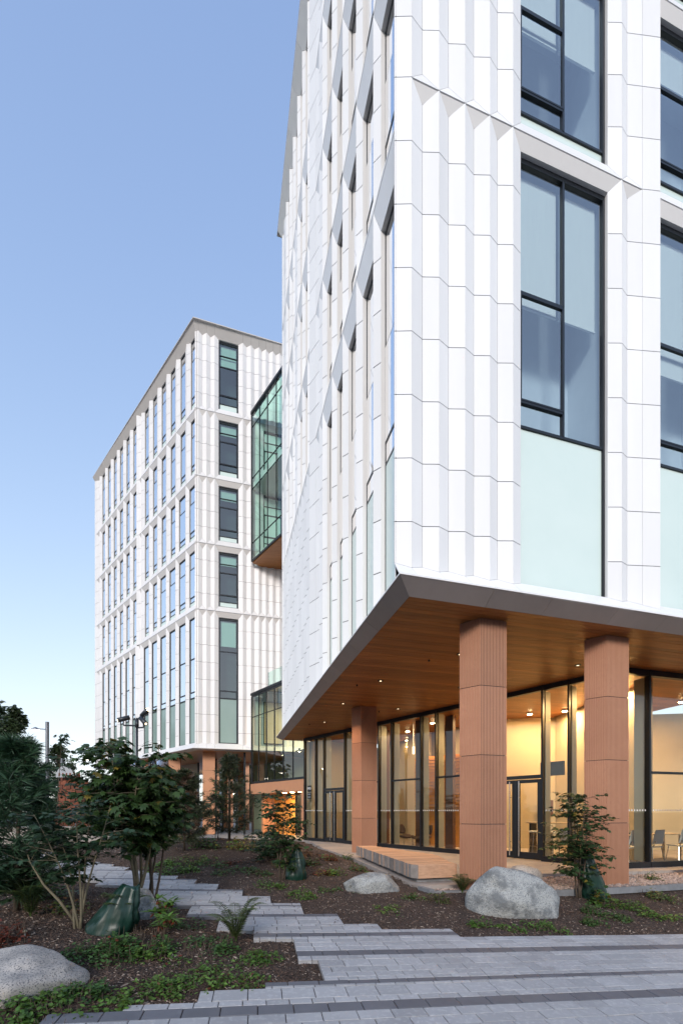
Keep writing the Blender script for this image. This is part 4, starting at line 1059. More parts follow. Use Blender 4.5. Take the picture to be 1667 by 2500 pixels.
mb = MB(); mb.prism([(p.x, p.y) for p in pts], -.32, .092); mb.build('plinth', 'kerb', bench)

# ------------------------------------------------------------------ boulders
def boulder(label, c, r, seed, m, rz=0, skew=0., sink=.12, peak=0.):
    o = Vector((seed*3.7, seed*1.3, seed*.7)); nu, nv = 56, 36; mb = MB(); v = []; rq = random.Random(seed); cuts = []
    for _ in range(9):
        pn_ = Vector((rq.gauss(0, 1), rq.gauss(0, 1), rq.gauss(.3, .7))).normalized(); cuts.append((pn_, rq.uniform(.80, .97)))
    for i in range(nv+1):
        th = math.pi*i/nv
        for j in range(nu):
            ph = 2*math.pi*j/nu; d = Vector((math.sin(th)*math.cos(ph), math.sin(th)*math.sin(ph), math.cos(th)))
            q = Vector((abs(d.x)**.82*math.copysign(1, d.x), abs(d.y)**.82*math.copysign(1, d.y), abs(d.z)**.8*math.copysign(1, d.z)))
            k = 1+.16*mnoise.noise(d*1.3+o)+.07*mnoise.noise(d*2.9+o)+.025*mnoise.noise(d*7+o)
            for pn_, pd in cuts:
                e_ = (q*k).dot(pn_)-pd
                if e_ > 0: q = q-pn_*(e_*.8/k)
            p = Vector((q.x*r[0], q.y*r[1], q.z*r[2]))*k
            if p.z > 0: p.z *= 1+peak*(-d.x)
            p.x += skew*p.z
            v.append((c[0]+p.x*math.cos(rz)-p.y*math.sin(rz), c[1]+p.x*math.sin(rz)+p.y*math.cos(rz), c[2]+r[2]*(1-sink*2)*.5+p.z))
    mb.v = v; mb.f = [(i*nu+j, (i+1)*nu+j, (i+1)*nu+(j+1) % nu, i*nu+(j+1) % nu) for i in range(nv) for j in range(nu)]
    b = mb.build('boulder', m, None, True); b['label'] = label; b['category'] = 'boulder'; b['group'] = 'granite boulders set in the planting'
    return b
p = at(1268, 2236); boulder('large grey granite boulder with lichen patches in front of the fluted columns', (p[0]+.02, p[1]+.32, p[2]-.12), (.74, .50, .58), 4, 'granite_grey', rad(6), skew=-.12, peak=.38)
p = at(30, 2430); boulder('pale speckled granite boulder beside low ground cover at the path edge', (p[0]-.14, p[1]+.18, p[2]-.07), (.60, .40, .25), 2, 'granite', rad(-12), peak=.1)
p = at(312, 2243); boulder('small grey boulder half hidden behind the watering bag and rhododendron', (p[0], p[1]+.2, p[2]-.05), (.27, .25, .30), 3, 'granite_grey', .3, peak=.3)
p = at(910, 2178); boulder('low pale boulder on the mulch below the timber bench', (p[0], p[1]+.2, p[2]-.05), (.50, .34, .27), 6, 'granite_grey', rad(8), peak=.12)
boulder('brownish boulder tucked behind the largest one beside the lobby door', (3.75, 8.75, -.1), (.34, .28, .3), 8, 'granite', .2)
# ------------------------------------------------------------------ plants
MAPLE = [(0, 0), (.10, .26), (.34, .50), (.40, .25), (.76, .36), (.68, .15), (1, 0), (.68, -.15), (.76, -.36), (.40, -.25), (.34, -.50), (.10, -.26)]
OVAL = [(0, 0), (.3, .26), (.7, .24), (1, 0), (.7, -.24), (.3, -.26)]
LANCE = [(0, 0), (.25, .12), (.6, .15), (.9, .07), (1, 0), (.9, -.07), (.6, -.15), (.25, -.12)]
def leaf(mb, p, d, up, size, shape=OVAL, droop=.25):
    d = Vector(d); d.normalize(); s = d.cross(Vector(up))
    if s.length < 1e-4: s = Vector((1, 0, 0))
    s.normalize(); n = s.cross(d); b = len(mb.v); P = Vector(p)
    for x, y in shape:
        mb.v.append(tuple(P+d*(x*size)+s*(y*size)-n*(droop*size*(x*x+abs(y)*.5))))
    mb.f.append(tuple(range(b, b+len(shape))))
def rdir(rg, zlo=-1, zhi=1):
    a = rg.uniform(0, 2*math.pi); z = rg.uniform(zlo, zhi); r = math.sqrt(max(0, 1-z*z)); return Vector((r*math.cos(a), r*math.sin(a), z))
def broadleaf(name, label, base, h, spread, stems, twigs, size, lm, seed, lower=.25, shape=MAPLE, bark='bark', accent=None, accent_f=.05, lean=(0, 0), flat=.75, per=9, group=None, cat='tree', srad=.016, droop=.25):
    rg = random.Random(seed); t = thing(name, label, cat, base, group); tr = MB(); lf = MB(); ac = MB(); base = Vector(base)-Vector((0, 0, .05))
    for k in range(stems):
        az = 2*math.pi*k/stems+rg.uniform(-.4, .4); sp = spread*rg.uniform(.15, .55) if stems > 1 else 0; hh = h*rg.uniform(.78, 1.0) if stems > 1 else h
        pts = []; n = 9; wob = [rg.uniform(-.03, .03)*h for _ in range(4)]
        for i in range(n+1):
            f = i/n; pts.append(base+Vector((math.cos(az)*sp*f**1.2+wob[0]*math.sin(f*5+k)+lean[0]*f, math.sin(az)*sp*f**1.2+wob[1]*math.sin(f*4+k*2)+lean[1]*f, hh*f)))
        tr.tube(pts, [srad*(1.15-f/n) for f in range(n+1)], 6)
        for q in range(twigs//stems):
            f = lower+(1-lower)*rg.random()**.85; i = min(n-1, int(f*n)); p = pts[i].lerp(pts[i+1], f*n-i)
            a2 = rg.uniform(0, 2*math.pi); env = math.sin(math.pi*min(1, max(.08, (f-lower)/(1-lower)*.82+.14)))
            ln = spread*rg.uniform(.35, .95)*(.35+.65*env)*(.75 if stems > 1 else 1)
            d = Vector((math.cos(a2), math.sin(a2), rg.uniform(-.05, .45))); tp = [p]; c = p.copy(); dd = d.copy()
            for s in range(5):
                c = c+dd.normalized()*(ln/5); dd.z += rg.uniform(-.12, .03); dd.x += rg.uniform(-.15, .15); dd.y += rg.uniform(-.15, .15); tp.append(c.copy())
            tr.tube(tp, [srad*.32*(1.1-s/5) for s in range(6)], 4, cap=False)
            for m_ in range(per):
                g = .3+.7*(m_+rg.random())/per; i2 = min(4, int(g*5)); pp = tp[i2].lerp(tp[i2+1], g*5-i2)
                for sgn in (-1, 1):
                    side = Vector((-dd.y, dd.x, 0)).normalized()*sgn; ld = (dd.normalized()*.6+side+Vector((0, 0, rg.uniform(-.5, .15)))); up = Vector((rg.gauss(0, .3), rg.gauss(0, .3), flat+.4))
                    tgt = ac if (accent and rg.random() < accent_f) else lf
                    leaf(tgt, pp+side*rg.uniform(.0, size*.7)+Vector((0, 0, rg.uniform(-.3, .3)*size)), ld, up, size*rg.uniform(.65, 1.15), shape, droop)
    tr.build('trunk', bark, t, True); lf.build('crown', lm, t, False)
    if ac.f: ac.build('turning_leaves', accent, t)
    return t
def conifer(name, label, base, h, spread, whorls, per, nl, m, seed, dens=10, clusters=7, bark='bark', brown=None, brown_f=0., group=None, z0f=.08, width=.0028, droopf=-.05):
    rg = random.Random(seed); t = thing(name, label, 'tree', base, group); tr = MB(); nd = MB(); br = MB(); base = Vector(base)
    tr.tube([base+Vector((0, 0, -.05)), base+Vector((.02, .01, h*.5)), base+Vector((0, 0, h))], [.035*h/2, .02*h/2, .005], 7)
    def tuft(p, d, mbx, ln, k):
        for q in range(k):
            dd = (d*rg.uniform(.5, 1.2)+rdir(rg)*.75).normalized(); s = dd.cross(rdir(rg))
            if s.length < 1e-4: continue
            s = s.normalized()*width; b = len(mbx.v); l2 = ln*rg.uniform(.7, 1.15)
            mbx.v += [tuple(p+s), tuple(p-s), tuple(p+dd*l2*.6-s*.9+Vector((0, 0, -.04*l2))), tuple(p+dd*l2+Vector((0, 0, -.14*l2)))]; mbx.f.append((b, b+1, b+2, b+3))
    for w in range(whorls):
        f = z0f+(1-z0f)*(w+rg.uniform(0, .5))/whorls; z = h*f; r = spread*(1-f)**.75*(.55+.45*min(1, f/.25))+.05
        for k in range(per):
            az = 2*math.pi*(k+rg.uniform(-.3, .3))/per+w*1.1; ln = r*rg.uniform(.5, 1.3); d = Vector((math.cos(az), math.sin(az), rg.uniform(.0, .55)+f*.6)).normalized()
            p0 = base+Vector((0, 0, z)); pts = [p0+d*(ln*s/4)+Vector((0, 0, droopf*(s/4)**2*ln+.12*ln*(s/4)**3)) for s in range(5)]
            tr.tube(pts, [.008, .007, .006, .004, .002], 4, cap=False)
            mbx = br if (brown and rg.random() < brown_f) else nd
            for c in range(clusters):
                g = .22+.78*(c+rg.random())/clusters; i2 = min(3, int(g*4)); pp = pts[i2].lerp(pts[i2+1], g*4-i2)
                tuft(pp, d, mbx, nl, dens)
                if g > .4 and rg.random() < .7:
                    sd = Vector((-d.y, d.x, .15))*rg.choice((-1, 1)); q = pp+sd*ln*.18*rg.uniform(.4, 1.2); tuft(q, (sd+d).normalized(), mbx, nl, dens)
    tuft(base+Vector((0, 0, h)), Vector((0, 0, 1)), nd, nl, dens*2)
    tr.build('trunk', bark, t, True); nd.build('crown', m, t)
    if br.f: br.build('browned_branches', brown, t)
    return t
def far_tree(label, base, h, rx, n, m, seed, trunk=.2, conical=False, size=.28, group='trees beyond the path'):
    rg = random.Random(seed); t = thing('background_tree', label, 'tree', base, group); tr = MB(); lf = MB(); base = Vector(base)
    tr.tube([base, base+Vector((.1, 0, h*.5)), base+Vector((0, .1, h*.95))], [trunk, trunk*.6, .03], 7)
    cl = []
    for k in range(34):
        f = rg.uniform(.12, 1) if k > 8 else .6+.05*k; r = rx*((1-f)**.6 if conical else math.sin(math.pi*(.12+.8*f)))*rg.uniform(.3, 1)+.15; az = rg.uniform(0, 6.28)
        c = base+Vector((math.cos(az)*r, math.sin(az)*r, h*f)); cl.append((c, rx*rg.uniform(.22, .42)*(1.1-f*.6))); tr.tube([base+Vector((0, 0, h*f*.85)), c], [.04, .012], 4, cap=False)
    for k in range(n):
        c, r = rg.choice(cl); p = c+rdir(rg)*r*rg.random()**.35; leaf(lf, p, rdir(rg, -.6, .5), rdir(rg, .1, 1), size*rg.uniform(.6, 1.2), OVAL, .2)
    tr.build('trunk', 'bark', t, True); lf.build('crown', m, t); return t
def clump(name, label, base, r, h, n, size, m, seed, cat='plant', group=None, shape=OVAL, acc=None, accf=0., parts=None):
    rg = random.Random(seed); lf = MB(); ac = MB(); st = MB(); t = thing(name, label, cat, base, group); b = Vector(base)
    for k in range(max(6, n//18)):
        a = rg.uniform(0, 6.28); q = r*math.sqrt(rg.random())*.8; x, y = b.x+q*math.cos(a), b.y+q*math.sin(a); z = T(x, y)
        st.tube([(x, y, z-.01), (x+rg.uniform(-.03, .03), y+rg.uniform(-.03, .03), z+h*.7)], [.004, .002], 3, cap=False)
    cen = [(rg.uniform(-.7, .7)*r, rg.uniform(-.6, .6)*r, rg.uniform(.25, .6)*r, rg.uniform(.5, 1.1)) for _ in range(7)]
    for k in range(n):
        cx_, cy2, cr, ch_ = rg.choice(cen); a = rg.uniform(0, 6.28); q = cr*math.sqrt(rg.random()); x, y = b.x+cx_+q*math.cos(a), b.y+cy2+q*math.sin(a)
        z = T(x, y)+h*ch_*max(.08, (1-(q/cr)**2))*rg.uniform(.35, 1.05)+.005
        leaf(ac if (acc and rg.random() < accf) else lf, (x, y, z), rdir(rg, -.25, .6), (rg.gauss(0, .4), rg.gauss(0, .4), 1), size*rg.uniform(.6, 1.25), shape, .2)
    st.build('stem', 'bark', t); lf.build('foliage', m, t)
    if ac.f: ac.build('red_leaves' if acc == 'leaf_red' else 'pale_leaves', acc, t)
    return t
def fern(label, base, r, n, seed, h=.42, m='leaf_fern'):
    rg = random.Random(seed); t = thing('sword_fern', label, 'fern', base, 'ferns in the mulch'); b = Vector(base)
    for k in range(n):
        az = 2*math.pi*k/n+rg.uniform(-.3, .3); ln = r*rg.uniform(.7, 1.1); up = h*rg.uniform(.7, 1.15); mb = MB(); pts = []
        for i in range(15):
            f = i/14; pts.append(b+Vector((math.cos(az)*ln*f**1.3, math.sin(az)*ln*f**1.3, up*(math.sin(f*1.9)/math.sin(1.5)))))
        mb.tube(pts, [.005*(1.1-i/14) for i in range(15)], 4, cap=False)
        for i in range(2, 15):
            d = (pts[i]-pts[i-1]).normalized(); s = d.cross(Vector((0, 0, 1))).normalized(); w = .085*math.sin(math.pi*(.12+.86*i/14))+.012
            for sg in (-1, 1):
                leaf(mb, pts[i], s*sg+d*.35, Vector((0, 0, 1)), w, [(0, 0), (.2, .11), (.7, .1), (1, 0), (.7, -.1), (.2, -.11)], .2)
                leaf(mb, pts[i].lerp(pts[i-1], .5), s*sg+d*.35, Vector((0, 0, 1)), w, [(0, 0), (.2, .11), (.7, .1), (1, 0), (.7, -.1), (.2, -.11)], .2)
        mb.build('frond', m, t)
def watering_bag(label, base, h, r, lean, seed):
    rg = random.Random(seed); mb = MB(); nu, nv = 44, 22; b = Vector(base); ph0 = rg.uniform(0, 6)
    for i in range(nv+1):
        f = i/nv
        rr = r*(1.0-.10*(1-min(1, f*6))-.62*f**1.15+.10*math.sin(math.pi*f))
        for j in range(nu):
            a = 2*math.pi*j/nu; fold = 1+(.05+.16*f)*math.sin(a*6+ph0+f*4)*math.sin(a*2.5+ph0)+.05*math.sin(a*13+f*5)+.16*mnoise.noise((math.cos(a)*1.6, math.sin(a)*1.6, f*3+seed))+.05*mnoise.noise((math.cos(a)*5, math.sin(a)*5, f*9+seed))
            mb.v.append((b.x+rr*fold*math.cos(a)+lean[0]*f, b.y+rr*fold*.62*math.sin(a)+lean[1]*f, b.z-.03+h*f*(1+.05*math.sin(a*3))))
    mb.f = [(i*nu+j, i*nu+(j+1) % nu, (i+1)*nu+(j+1) % nu, (i+1)*nu+j) for i in range(nv) for j in range(nu)]
    mb.f += [tuple(range(nu-1, -1, -1)), tuple(nv*nu+j for j in range(nu))]
    o = mb.build('watering_bag', 'bag', None, True); o['label'] = label; o['category'] = 'watering bag'; o['group'] = 'green watering bags tied round young trees'

# right-hand maple in front of the second column
p = (4.42, 8.0, T(4.42, 8.0)); broadleaf('vine_maple', 'young multi-stemmed vine maple in front of the second fluted column', p, 2.12, .95, 4, 150, .085, 'leaf_maple', 31, lower=.2, bark='bark', accent='leaf_gold', accent_f=.02, srad=.015, per=7)
watering_bag('dark green watering bag leaning beside the maple at the second column', (4.74, 8.03, T(4.74, 8.03)), .86, .24, (-.16, 0), 1)
clump('low_shrub', 'yellowing leafy shrub at the foot of the maple by the second column', (4.66, 7.72, T(4.66, 7.72)), .2, .38, 90, .09, 'leaf_cover_b', 55, cat='shrub', shape=MAPLE, acc='leaf_gold', accf=.35)
# shrub maple with bag in the middle of the bed
p = at(688, 2150); broadleaf('vine_maple', 'bushy vine maple in front of the peach entrance canopy', p, 1.8, .85, 5, 150, .075, 'leaf_maple', 32, lower=.18, srad=.013, per=7)
broadleaf('leafy_shrub', 'dense dark shrub at the foot of the maple facing the entrance', at(655, 2105), .85, .75, 5, 90, .075, 'leaf_maple_dark', 44, lower=.15, srad=.008, per=7, cat='shrub')
q = at(722, 2148); watering_bag('crumpled dark green watering bag beside the maple facing the entrance', (q[0]+.0, q[1]+.05, q[2]), .60, .20, (.02, 0), 2)
# left group
p = at(196, 2268); broadleaf('vine_maple', 'thin-stemmed vine maple beside the large green watering bag', (p[0], p[1], p[2]), 1.5, .8, 5, 80, .08, 'leaf_maple_dark', 33, lower=.45, bark='bark_pale', srad=.014, per=7)
p2 = (p[0]+.12, p[1]+1.05); broadleaf('bigleaf_maple', 'tall broad-leaved maple with some golden leaves behind the watering bag', (p2[0], p2[1], T(*p2)), 2.35, 1.05, 6, 230, .12, 'leaf_big', 34, lower=.42, bark='bark_pale', accent='leaf_gold', accent_f=.035, srad=.022, per=6, droop=.5)
p3 = (p[0]+.85, p[1]+1.1); broadleaf('bigleaf_maple', 'smaller broad-leaved maple leaning over the path behind the watering bag', (p3[0]-.62, p3[1]+.25, T(p3[0]-.62, p3[1]+.25)), 1.95, .7, 4, 110, .11, 'leaf_maple', 35, lower=.45, bark='bark', srad=.018, per=6, droop=.5)
q = at(248, 2283); watering_bag('large glossy green watering bag at the edge of the path bed', (q[0]+.0, q[1]+.1, q[2]), .54, .27, (.24, .05), 3)
mb = MB(); pts = [Vector(at(190, 2262))]; pts += [pts[0]+Vector((-.22, .02, .28)), pts[0]+Vector((-.42, .05, .46)), pts[0]+Vector((-.60, .08, .72)), pts[0]+Vector((-.66, .1, .86))]
mb.tube(pts, [.018, .016, .013, .009, .004], 7); mb.tube([pts[3], pts[3]+Vector((-.2, .02, .05)), pts[3]+Vector((-.36, .03, .12))], [.008, .006, .003], 5); mb.tube([pts[3], pts[3]+Vector((.1, .02, .2))], [.006, .003], 5)
o = mb.build('bare_branch', 'bark_pale', None, True); o['label'] = 'bare pale branch sprawling left from the thin-stemmed maple'; o['category'] = 'branch'
p = at(40, 2225); conifer('white_pine', 'soft blue-green young pine at the edge of the left planting', p, 2.1, .85, 12, 8, .16, 'needle', 36, dens=20, clusters=8, width=.003)
broadleaf('leafy_shrub', 'dark leafy shrub filling in below the young pine', at(45, 2215), .95, .6, 5, 90, .075, 'leaf_maple_dark', 45, lower=.2, srad=.008, per=7, cat='shrub')
# middle pines
conifer('scots_pine', 'dense dark pine on the mound in front of the first far column', at(450, 2078), 1.95, .95, 11, 7, .16, 'needle_dark', 37, dens=16, clusters=8, brown='needle_brown', brown_f=.15, width=.005)
conifer('scots_pine', 'browning sparse pine left of the dark pine on the mound', at(405, 2035), 1.8, .85, 10, 6, .14, 'needle_brown', 38, dens=12, clusters=7, width=.005, brown='needle_dark', brown_f=.4)
conifer('scots_pine', 'slender dark pine with an upright leader beside the entrance link', at(560, 2052), 2.5, 1.0, 11, 6, .17, 'needle_dark', 39, dens=13, clusters=7, width=.005)
broadleaf('birch_sapling', 'light green sapling between the two dark pines', at(530, 2050), 1.9, .7, 3, 60, .07, 'leaf_cover_b', 46, lower=.2, srad=.01, shape=OVAL, per=8)
broadleaf('leafy_shrub', 'tall dark hedge shrub behind the slim floodlight pole', (-6.3, 13.6, T(-6.3, 13.6)), 2.0, 1.5, 5, 110, .11, 'leaf_maple_dark', 47, lower=.1, srad=.012, per=7, cat='shrub')
broadleaf('leafy_shrub', 'dark hedge shrub right of the rust-coloured sculpture', (-8.2, 14.6, T(-8.2, 14.6)), 2.6, 1.4, 5, 110, .12, 'leaf_maple_dark', 48, lower=.1, srad=.012, per=7, cat='shrub')
broadleaf('sapling', 'slender sapling with sparse leaves rising beside the lamp post', (-7.6, 11.6, T(-7.6, 11.6)), 3.1, .55, 1, 26, .12, 'leaf_maple_dark', 49, lower=.35, srad=.014, per=3, droop=.5)
far_tree('tall dark evergreen beside the white building behind the lamp post', (-23.5, 31, -.1), 8.7, 2.3, 11000, 'leaf_far', 61, conical=True, size=.22)
far_tree('dark evergreen just right of the tall one behind the lamp post', (-21.8, 33, -.1), 6.4, 2.2, 4200, 'leaf_far', 62, conical=True, size=.2)
far_tree('low spreading tree behind the rust-coloured sculpture', (-17.5, 27, -.1), 3.4, 2.6, 3600, 'leaf_maple_dark', 63, size=.2)
far_tree('low round tree between the sculpture and the far white block', (-14.2, 25, -.1), 3.0, 2.2, 3200, 'leaf_far', 64, size=.18)

# low plants
def rhodo(label, base, seed):
    rg = random.Random(seed); t = thing('rhododendron', label, 'shrub', base); b = Vector(base); st = MB(); lf = MB(); bd = MB()
    for k in range(15):
        az = rg.uniform(0, 6.28); q = rg.uniform(.02, .25); tip = b+Vector((q*math.cos(az), q*math.sin(az), rg.uniform(.12, .46)*(1-.7*q)))
        st.tube([b, b.lerp(tip, .5)+Vector((0, 0, .02)), tip], [.009, .007, .005], 5, cap=False)
        for j in range(10):
            a2 = 2*math.pi*j/10+rg.uniform(-.2, .2); leaf(lf, tip, Vector((math.cos(a2), math.sin(a2), rg.uniform(-.25, .75))), Vector((0, 0, 1)), rg.uniform(.10, .16), LANCE, .25)
        for j in range(6): leaf(bd, tip+Vector((0, 0, -.01)), rdir(rg, -.7, .2), Vector((0, 0, 1)), .065, LANCE, .3)
    st.build('stem', 'bark', t); lf.build('foliage', 'leaf_rhodo', t); bd.build('rusty_leaves', 'leaf_red', t)
rhodo('glossy rhododendron with rust-red inner leaves beside the path', at(402, 2285), 3)
fern('sword fern standing alone at the stepped path edge', at(577, 2300), .36, 13, 5)
fern('brownish sword fern beside the large watering bag', at(300, 2272), .30, 10, 6)
fern('tall sparse fern in the mulch behind the bare branch', at(75, 2240), .34, 11, 7)
fern('sword fern between the largest boulder and the first column', at(1128, 2180), .28, 9, 8, h=.32)
fern('sword fern beside the watering bag at the second column', at(1500, 2140), .40, 12, 9, h=.36)
clump('dry_grass', 'dry curling brown grass tuft at the terrace edge', at(745, 2088), .28, .3, 90, .16, 'leaf_dead', 71, shape=LANCE)
CL = 'low green ground cover plants'
for k, (px, py, r, h, n, sz, m, lb, acc, af) in enumerate([
    (150, 2462, .30, .10, 420, .042, 'leaf_cover', 'round-leaved ground cover hugging the front of the pale speckled boulder', None, 0),
    (35, 2482, .26, .12, 340, .042, 'leaf_cover', 'ground cover in the corner below the pale speckled boulder', None, 0),
    (212, 2425, .16, .12, 200, .045, 'leaf_cover_b', 'small ground cover clump at the right end of the pale speckled boulder', None, 0),
    (330, 2318, .34, .20, 560, .048, 'leaf_cover_b', 'bushy ground cover with reddish tips below the rhododendron', 'leaf_red', .06),
    (255, 2338, .34, .12, 460, .036, 'leaf_cover_b', 'spreading ground cover between the watering bag and the pale boulder', None, 0),
    (372, 2335, .16, .16, 160, .05, 'leaf_cover', 'lighter leafy clump at the end of the red-tipped ground cover', None, 0),
    (505, 2322, .28, .13, 420, .036, 'leaf_cover_b', 'dense ground cover between the rhododendron and the lone fern', None, 0),
    (440, 2265, .24, .10, 260, .036, 'leaf_cover_b', 'ground cover behind the rhododendron at the path corner', None, 0),
    (625, 2345, .26, .10, 340, .036, 'leaf_cover', 'bright ground cover patch by the inner corner of the stepped path', None, 0),
    (480, 2385, .32, .10, 460, .036, 'leaf_cover', 'wide bright ground cover patch in the middle of the front bed', 'leaf_red', .03),
    (580, 2400, .24, .08, 300, .034, 'leaf_cover', 'ground cover with rusty leaves near the dark paver edge', 'leaf_red', .06),
    (410, 2412, .24, .09, 320, .036, 'leaf_cover', 'ground cover patch nearest the front paving of the bed', 'leaf_dead', .05),
    (320, 2447, .16, .07, 140, .045, 'leaf_cover', 'small leafy sprig clump beside the front dark pavers', None, 0),
    (8, 2300, .22, .22, 260, .045, 'leaf_red', 'dark red leaved shrub behind the pale speckled boulder', None, 0),
    (395, 2122, .5, .14, 480, .05, 'leaf_cover', 'grassy ground cover where the mulch meets the far path steps', None, 0),
    (440, 2135, .34, .12, 320, .05, 'leaf_cover', 'bright ground cover along the stepped path below the mound', None, 0),
    (520, 2112, .42, .10, 240, .05, 'leaf_cover_b', 'sparse ground cover on the mound slope above the path', 'leaf_dead', .1),
    (610, 2130, .42, .10, 260, .05, 'leaf_cover_b', 'sparse ground cover on the slope below the entrance maple', None, 0),
    (735, 2192, .30, .10, 280, .042, 'leaf_cover', 'green ground cover between the path steps and the low pale boulder', None, 0),
    (800, 2175, .2, .08, 130, .04, 'leaf_cover_b', 'thin ground cover beside the low pale boulder', None, 0),
    (870, 2178, .12, .26, 90, .06, 'leaf_fern', 'upright fern-like sprig in front of the low pale boulder', None, 0),
    (945, 2225, .25, .07, 130, .04, 'leaf_cover', 'scattered ground cover below the low pale boulder', None, 0),
    (1070, 2205, .18, .18, 120, .05, 'leaf_fern', 'dull green tuft between the two boulders', None, 0),
    (1168, 2262, .16, .13, 220, .035, 'leaf_cover', 'bright tuft at the left foot of the largest boulder', None, 0),
    (1250, 2274, .17, .08, 200, .035, 'leaf_cover', 'low bright cover at the front foot of the largest boulder', None, 0),
    (1335, 2268, .26, .10, 360, .035, 'leaf_cover', 'band of bright cover along the right foot of the largest boulder', None, 0),
    (1440, 2232, .18, .16, 240, .045, 'leaf_cover_b', 'upper of two dark clumps right of the largest boulder', None, 0),
    (1442, 2255, .16, .13, 220, .045, 'leaf_cover_b', 'lower of two dark clumps right of the largest boulder', None, 0),
    (1540, 2215, .30, .13, 340, .045, 'leaf_cover', 'leafy ground cover in the mulch right of the dark clumps', None, 0),
    (1500, 2245, .26, .11, 280, .045, 'leaf_cover_b', 'dark ground cover in the mulch near the paving edge on the right', None, 0),
    (1610, 2240, .28, .12, 300, .045, 'leaf_cover', 'leafy ground cover by the paving edge farthest from the boulder', None, 0),
    (1585, 2155, .22, .26, 220, .055, 'leaf_cover_b', 'low bushy shrub on the gravel right of the second column', 'leaf_gold', .08),
    (1650, 2130, .18, .24, 160, .055, 'leaf_cover_b', 'small shrub on the gravel in front of the classroom glass', 'leaf_gold', .1),
    (1580, 2185, .2, .14, 150, .04, 'leaf_dead', 'brownish tuft in the mulch below the gravel shrubs', None, 0),
    (800, 2065, .16, .34, 150, .08, 'leaf_rhodo', 'glossy upright shrub with red tips at the terrace edge', 'leaf_red', .35),
    (805, 2100, .24, .16, 200, .055, 'leaf_red', 'rust-red low shrub left of the timber bench', 'leaf_cover', .3),
    (848, 2100, .2, .2, 160, .055, 'leaf_cover_b', 'dark green tuft against the timber bench side', None, 0),
    (825, 2085, .22, .16, 180, .05, 'leaf_cover', 'yellow-green shrub below the terrace edge', 'leaf_gold', .15),
    (785, 2135, .2, .14, 160, .05, 'leaf_red', 'small orange-red shrub on the mulch slope', 'leaf_gold', .4),
    (815, 2135, .2, .16, 170, .05, 'leaf_cover', 'green shrub beside the small orange-red one', 'leaf_gold', .1),
    (590, 2072, .35, .3, 260, .07, 'leaf_gold', 'yellow-green shrub at the back of the mulch slope', 'leaf_cover', .5),
    (430, 2052, .3, .34, 220, .09, 'leaf_gold', 'golden leafy shrub at the foot of the dark pine', 'leaf_cover_b', .5),
    (395, 2042, .3, .4, 220, .09, 'leaf_cover', 'yellow-green shrub left of the dark pine', 'leaf_gold', .4),
    (370, 2040, .22, .16, 160, .07, 'leaf_red', 'bright red low shrub by the small concrete seat', None, 0),
    (575, 2110, .3, .12, 130, .05, 'leaf_dead', 'rusty dry cover on the mulch slope', 'leaf_red', .3),
    (640, 2085, .35, .34, 260, .07, 'leaf_cover_b', 'mid-green shrub left of the entrance maple foot', 'leaf_gold', .12),
    (705, 2118, .3, .2, 220, .055, 'leaf_cover', 'yellow-green low shrub below the entrance maple', 'leaf_gold', .2),
    (765, 2112, .26, .24, 220, .055, 'leaf_cover_b', 'dark low shrub on the slope beside the small watering bag', 'leaf_red', .08),
    (500, 2068, .4, .34, 280, .08, 'leaf_cover_b', 'dull green shrub between the pines and the sapling', 'leaf_gold', .1),
    (470, 2102, .4, .12, 220, .05, 'leaf_cover', 'thin ground cover below the dark pine', 'leaf_dead', .15),
    (560, 2132, .35, .10, 200, .045, 'leaf_cover_b', 'sparse ground cover midway down the mulch slope', None, 0),
    (670, 2165, .3, .10, 220, .045, 'leaf_cover', 'ground cover beside the path steps below the entrance maple', None, 0),
    (870, 2125, .2, .2, 170, .05, 'leaf_cover_b', 'dark shrub between the bench side and the low pale boulder', 'leaf_red', .1),
    (1010, 2195, .2, .1, 130, .045, 'leaf_cover_b', 'small green tuft in the bare soil below the bench corner', None, 0),
    (1480, 2215, .24, .14, 220, .045, 'leaf_cover', 'bright ground cover between the dark clumps and the maple bag', None, 0),
    (1625, 2200, .26, .16, 230, .05, 'leaf_cover_b', 'low green mound on the slope below the classroom glass', 'leaf_gold', .06),
    (120, 2190, .34, .3, 300, .06, 'leaf_cover_b', 'loose green undergrowth left of the thin-stemmed maple', 'leaf_dead', .15),
    (160, 2225, .24, .2, 200, .05, 'leaf_fern', 'olive undergrowth at the base of the thin-stemmed maple', 'leaf_dead', .15)]):
    clump('ground_cover_plant' if h < .2 else 'low_shrub', lb, at(px, py), r*1.2, h*1.05, int(n*1.35), sz, m, 100+k, 'plant' if h < .2 else 'shrub', CL if h < .2 else 'low shrubs in the beds', acc=acc, accf=af)

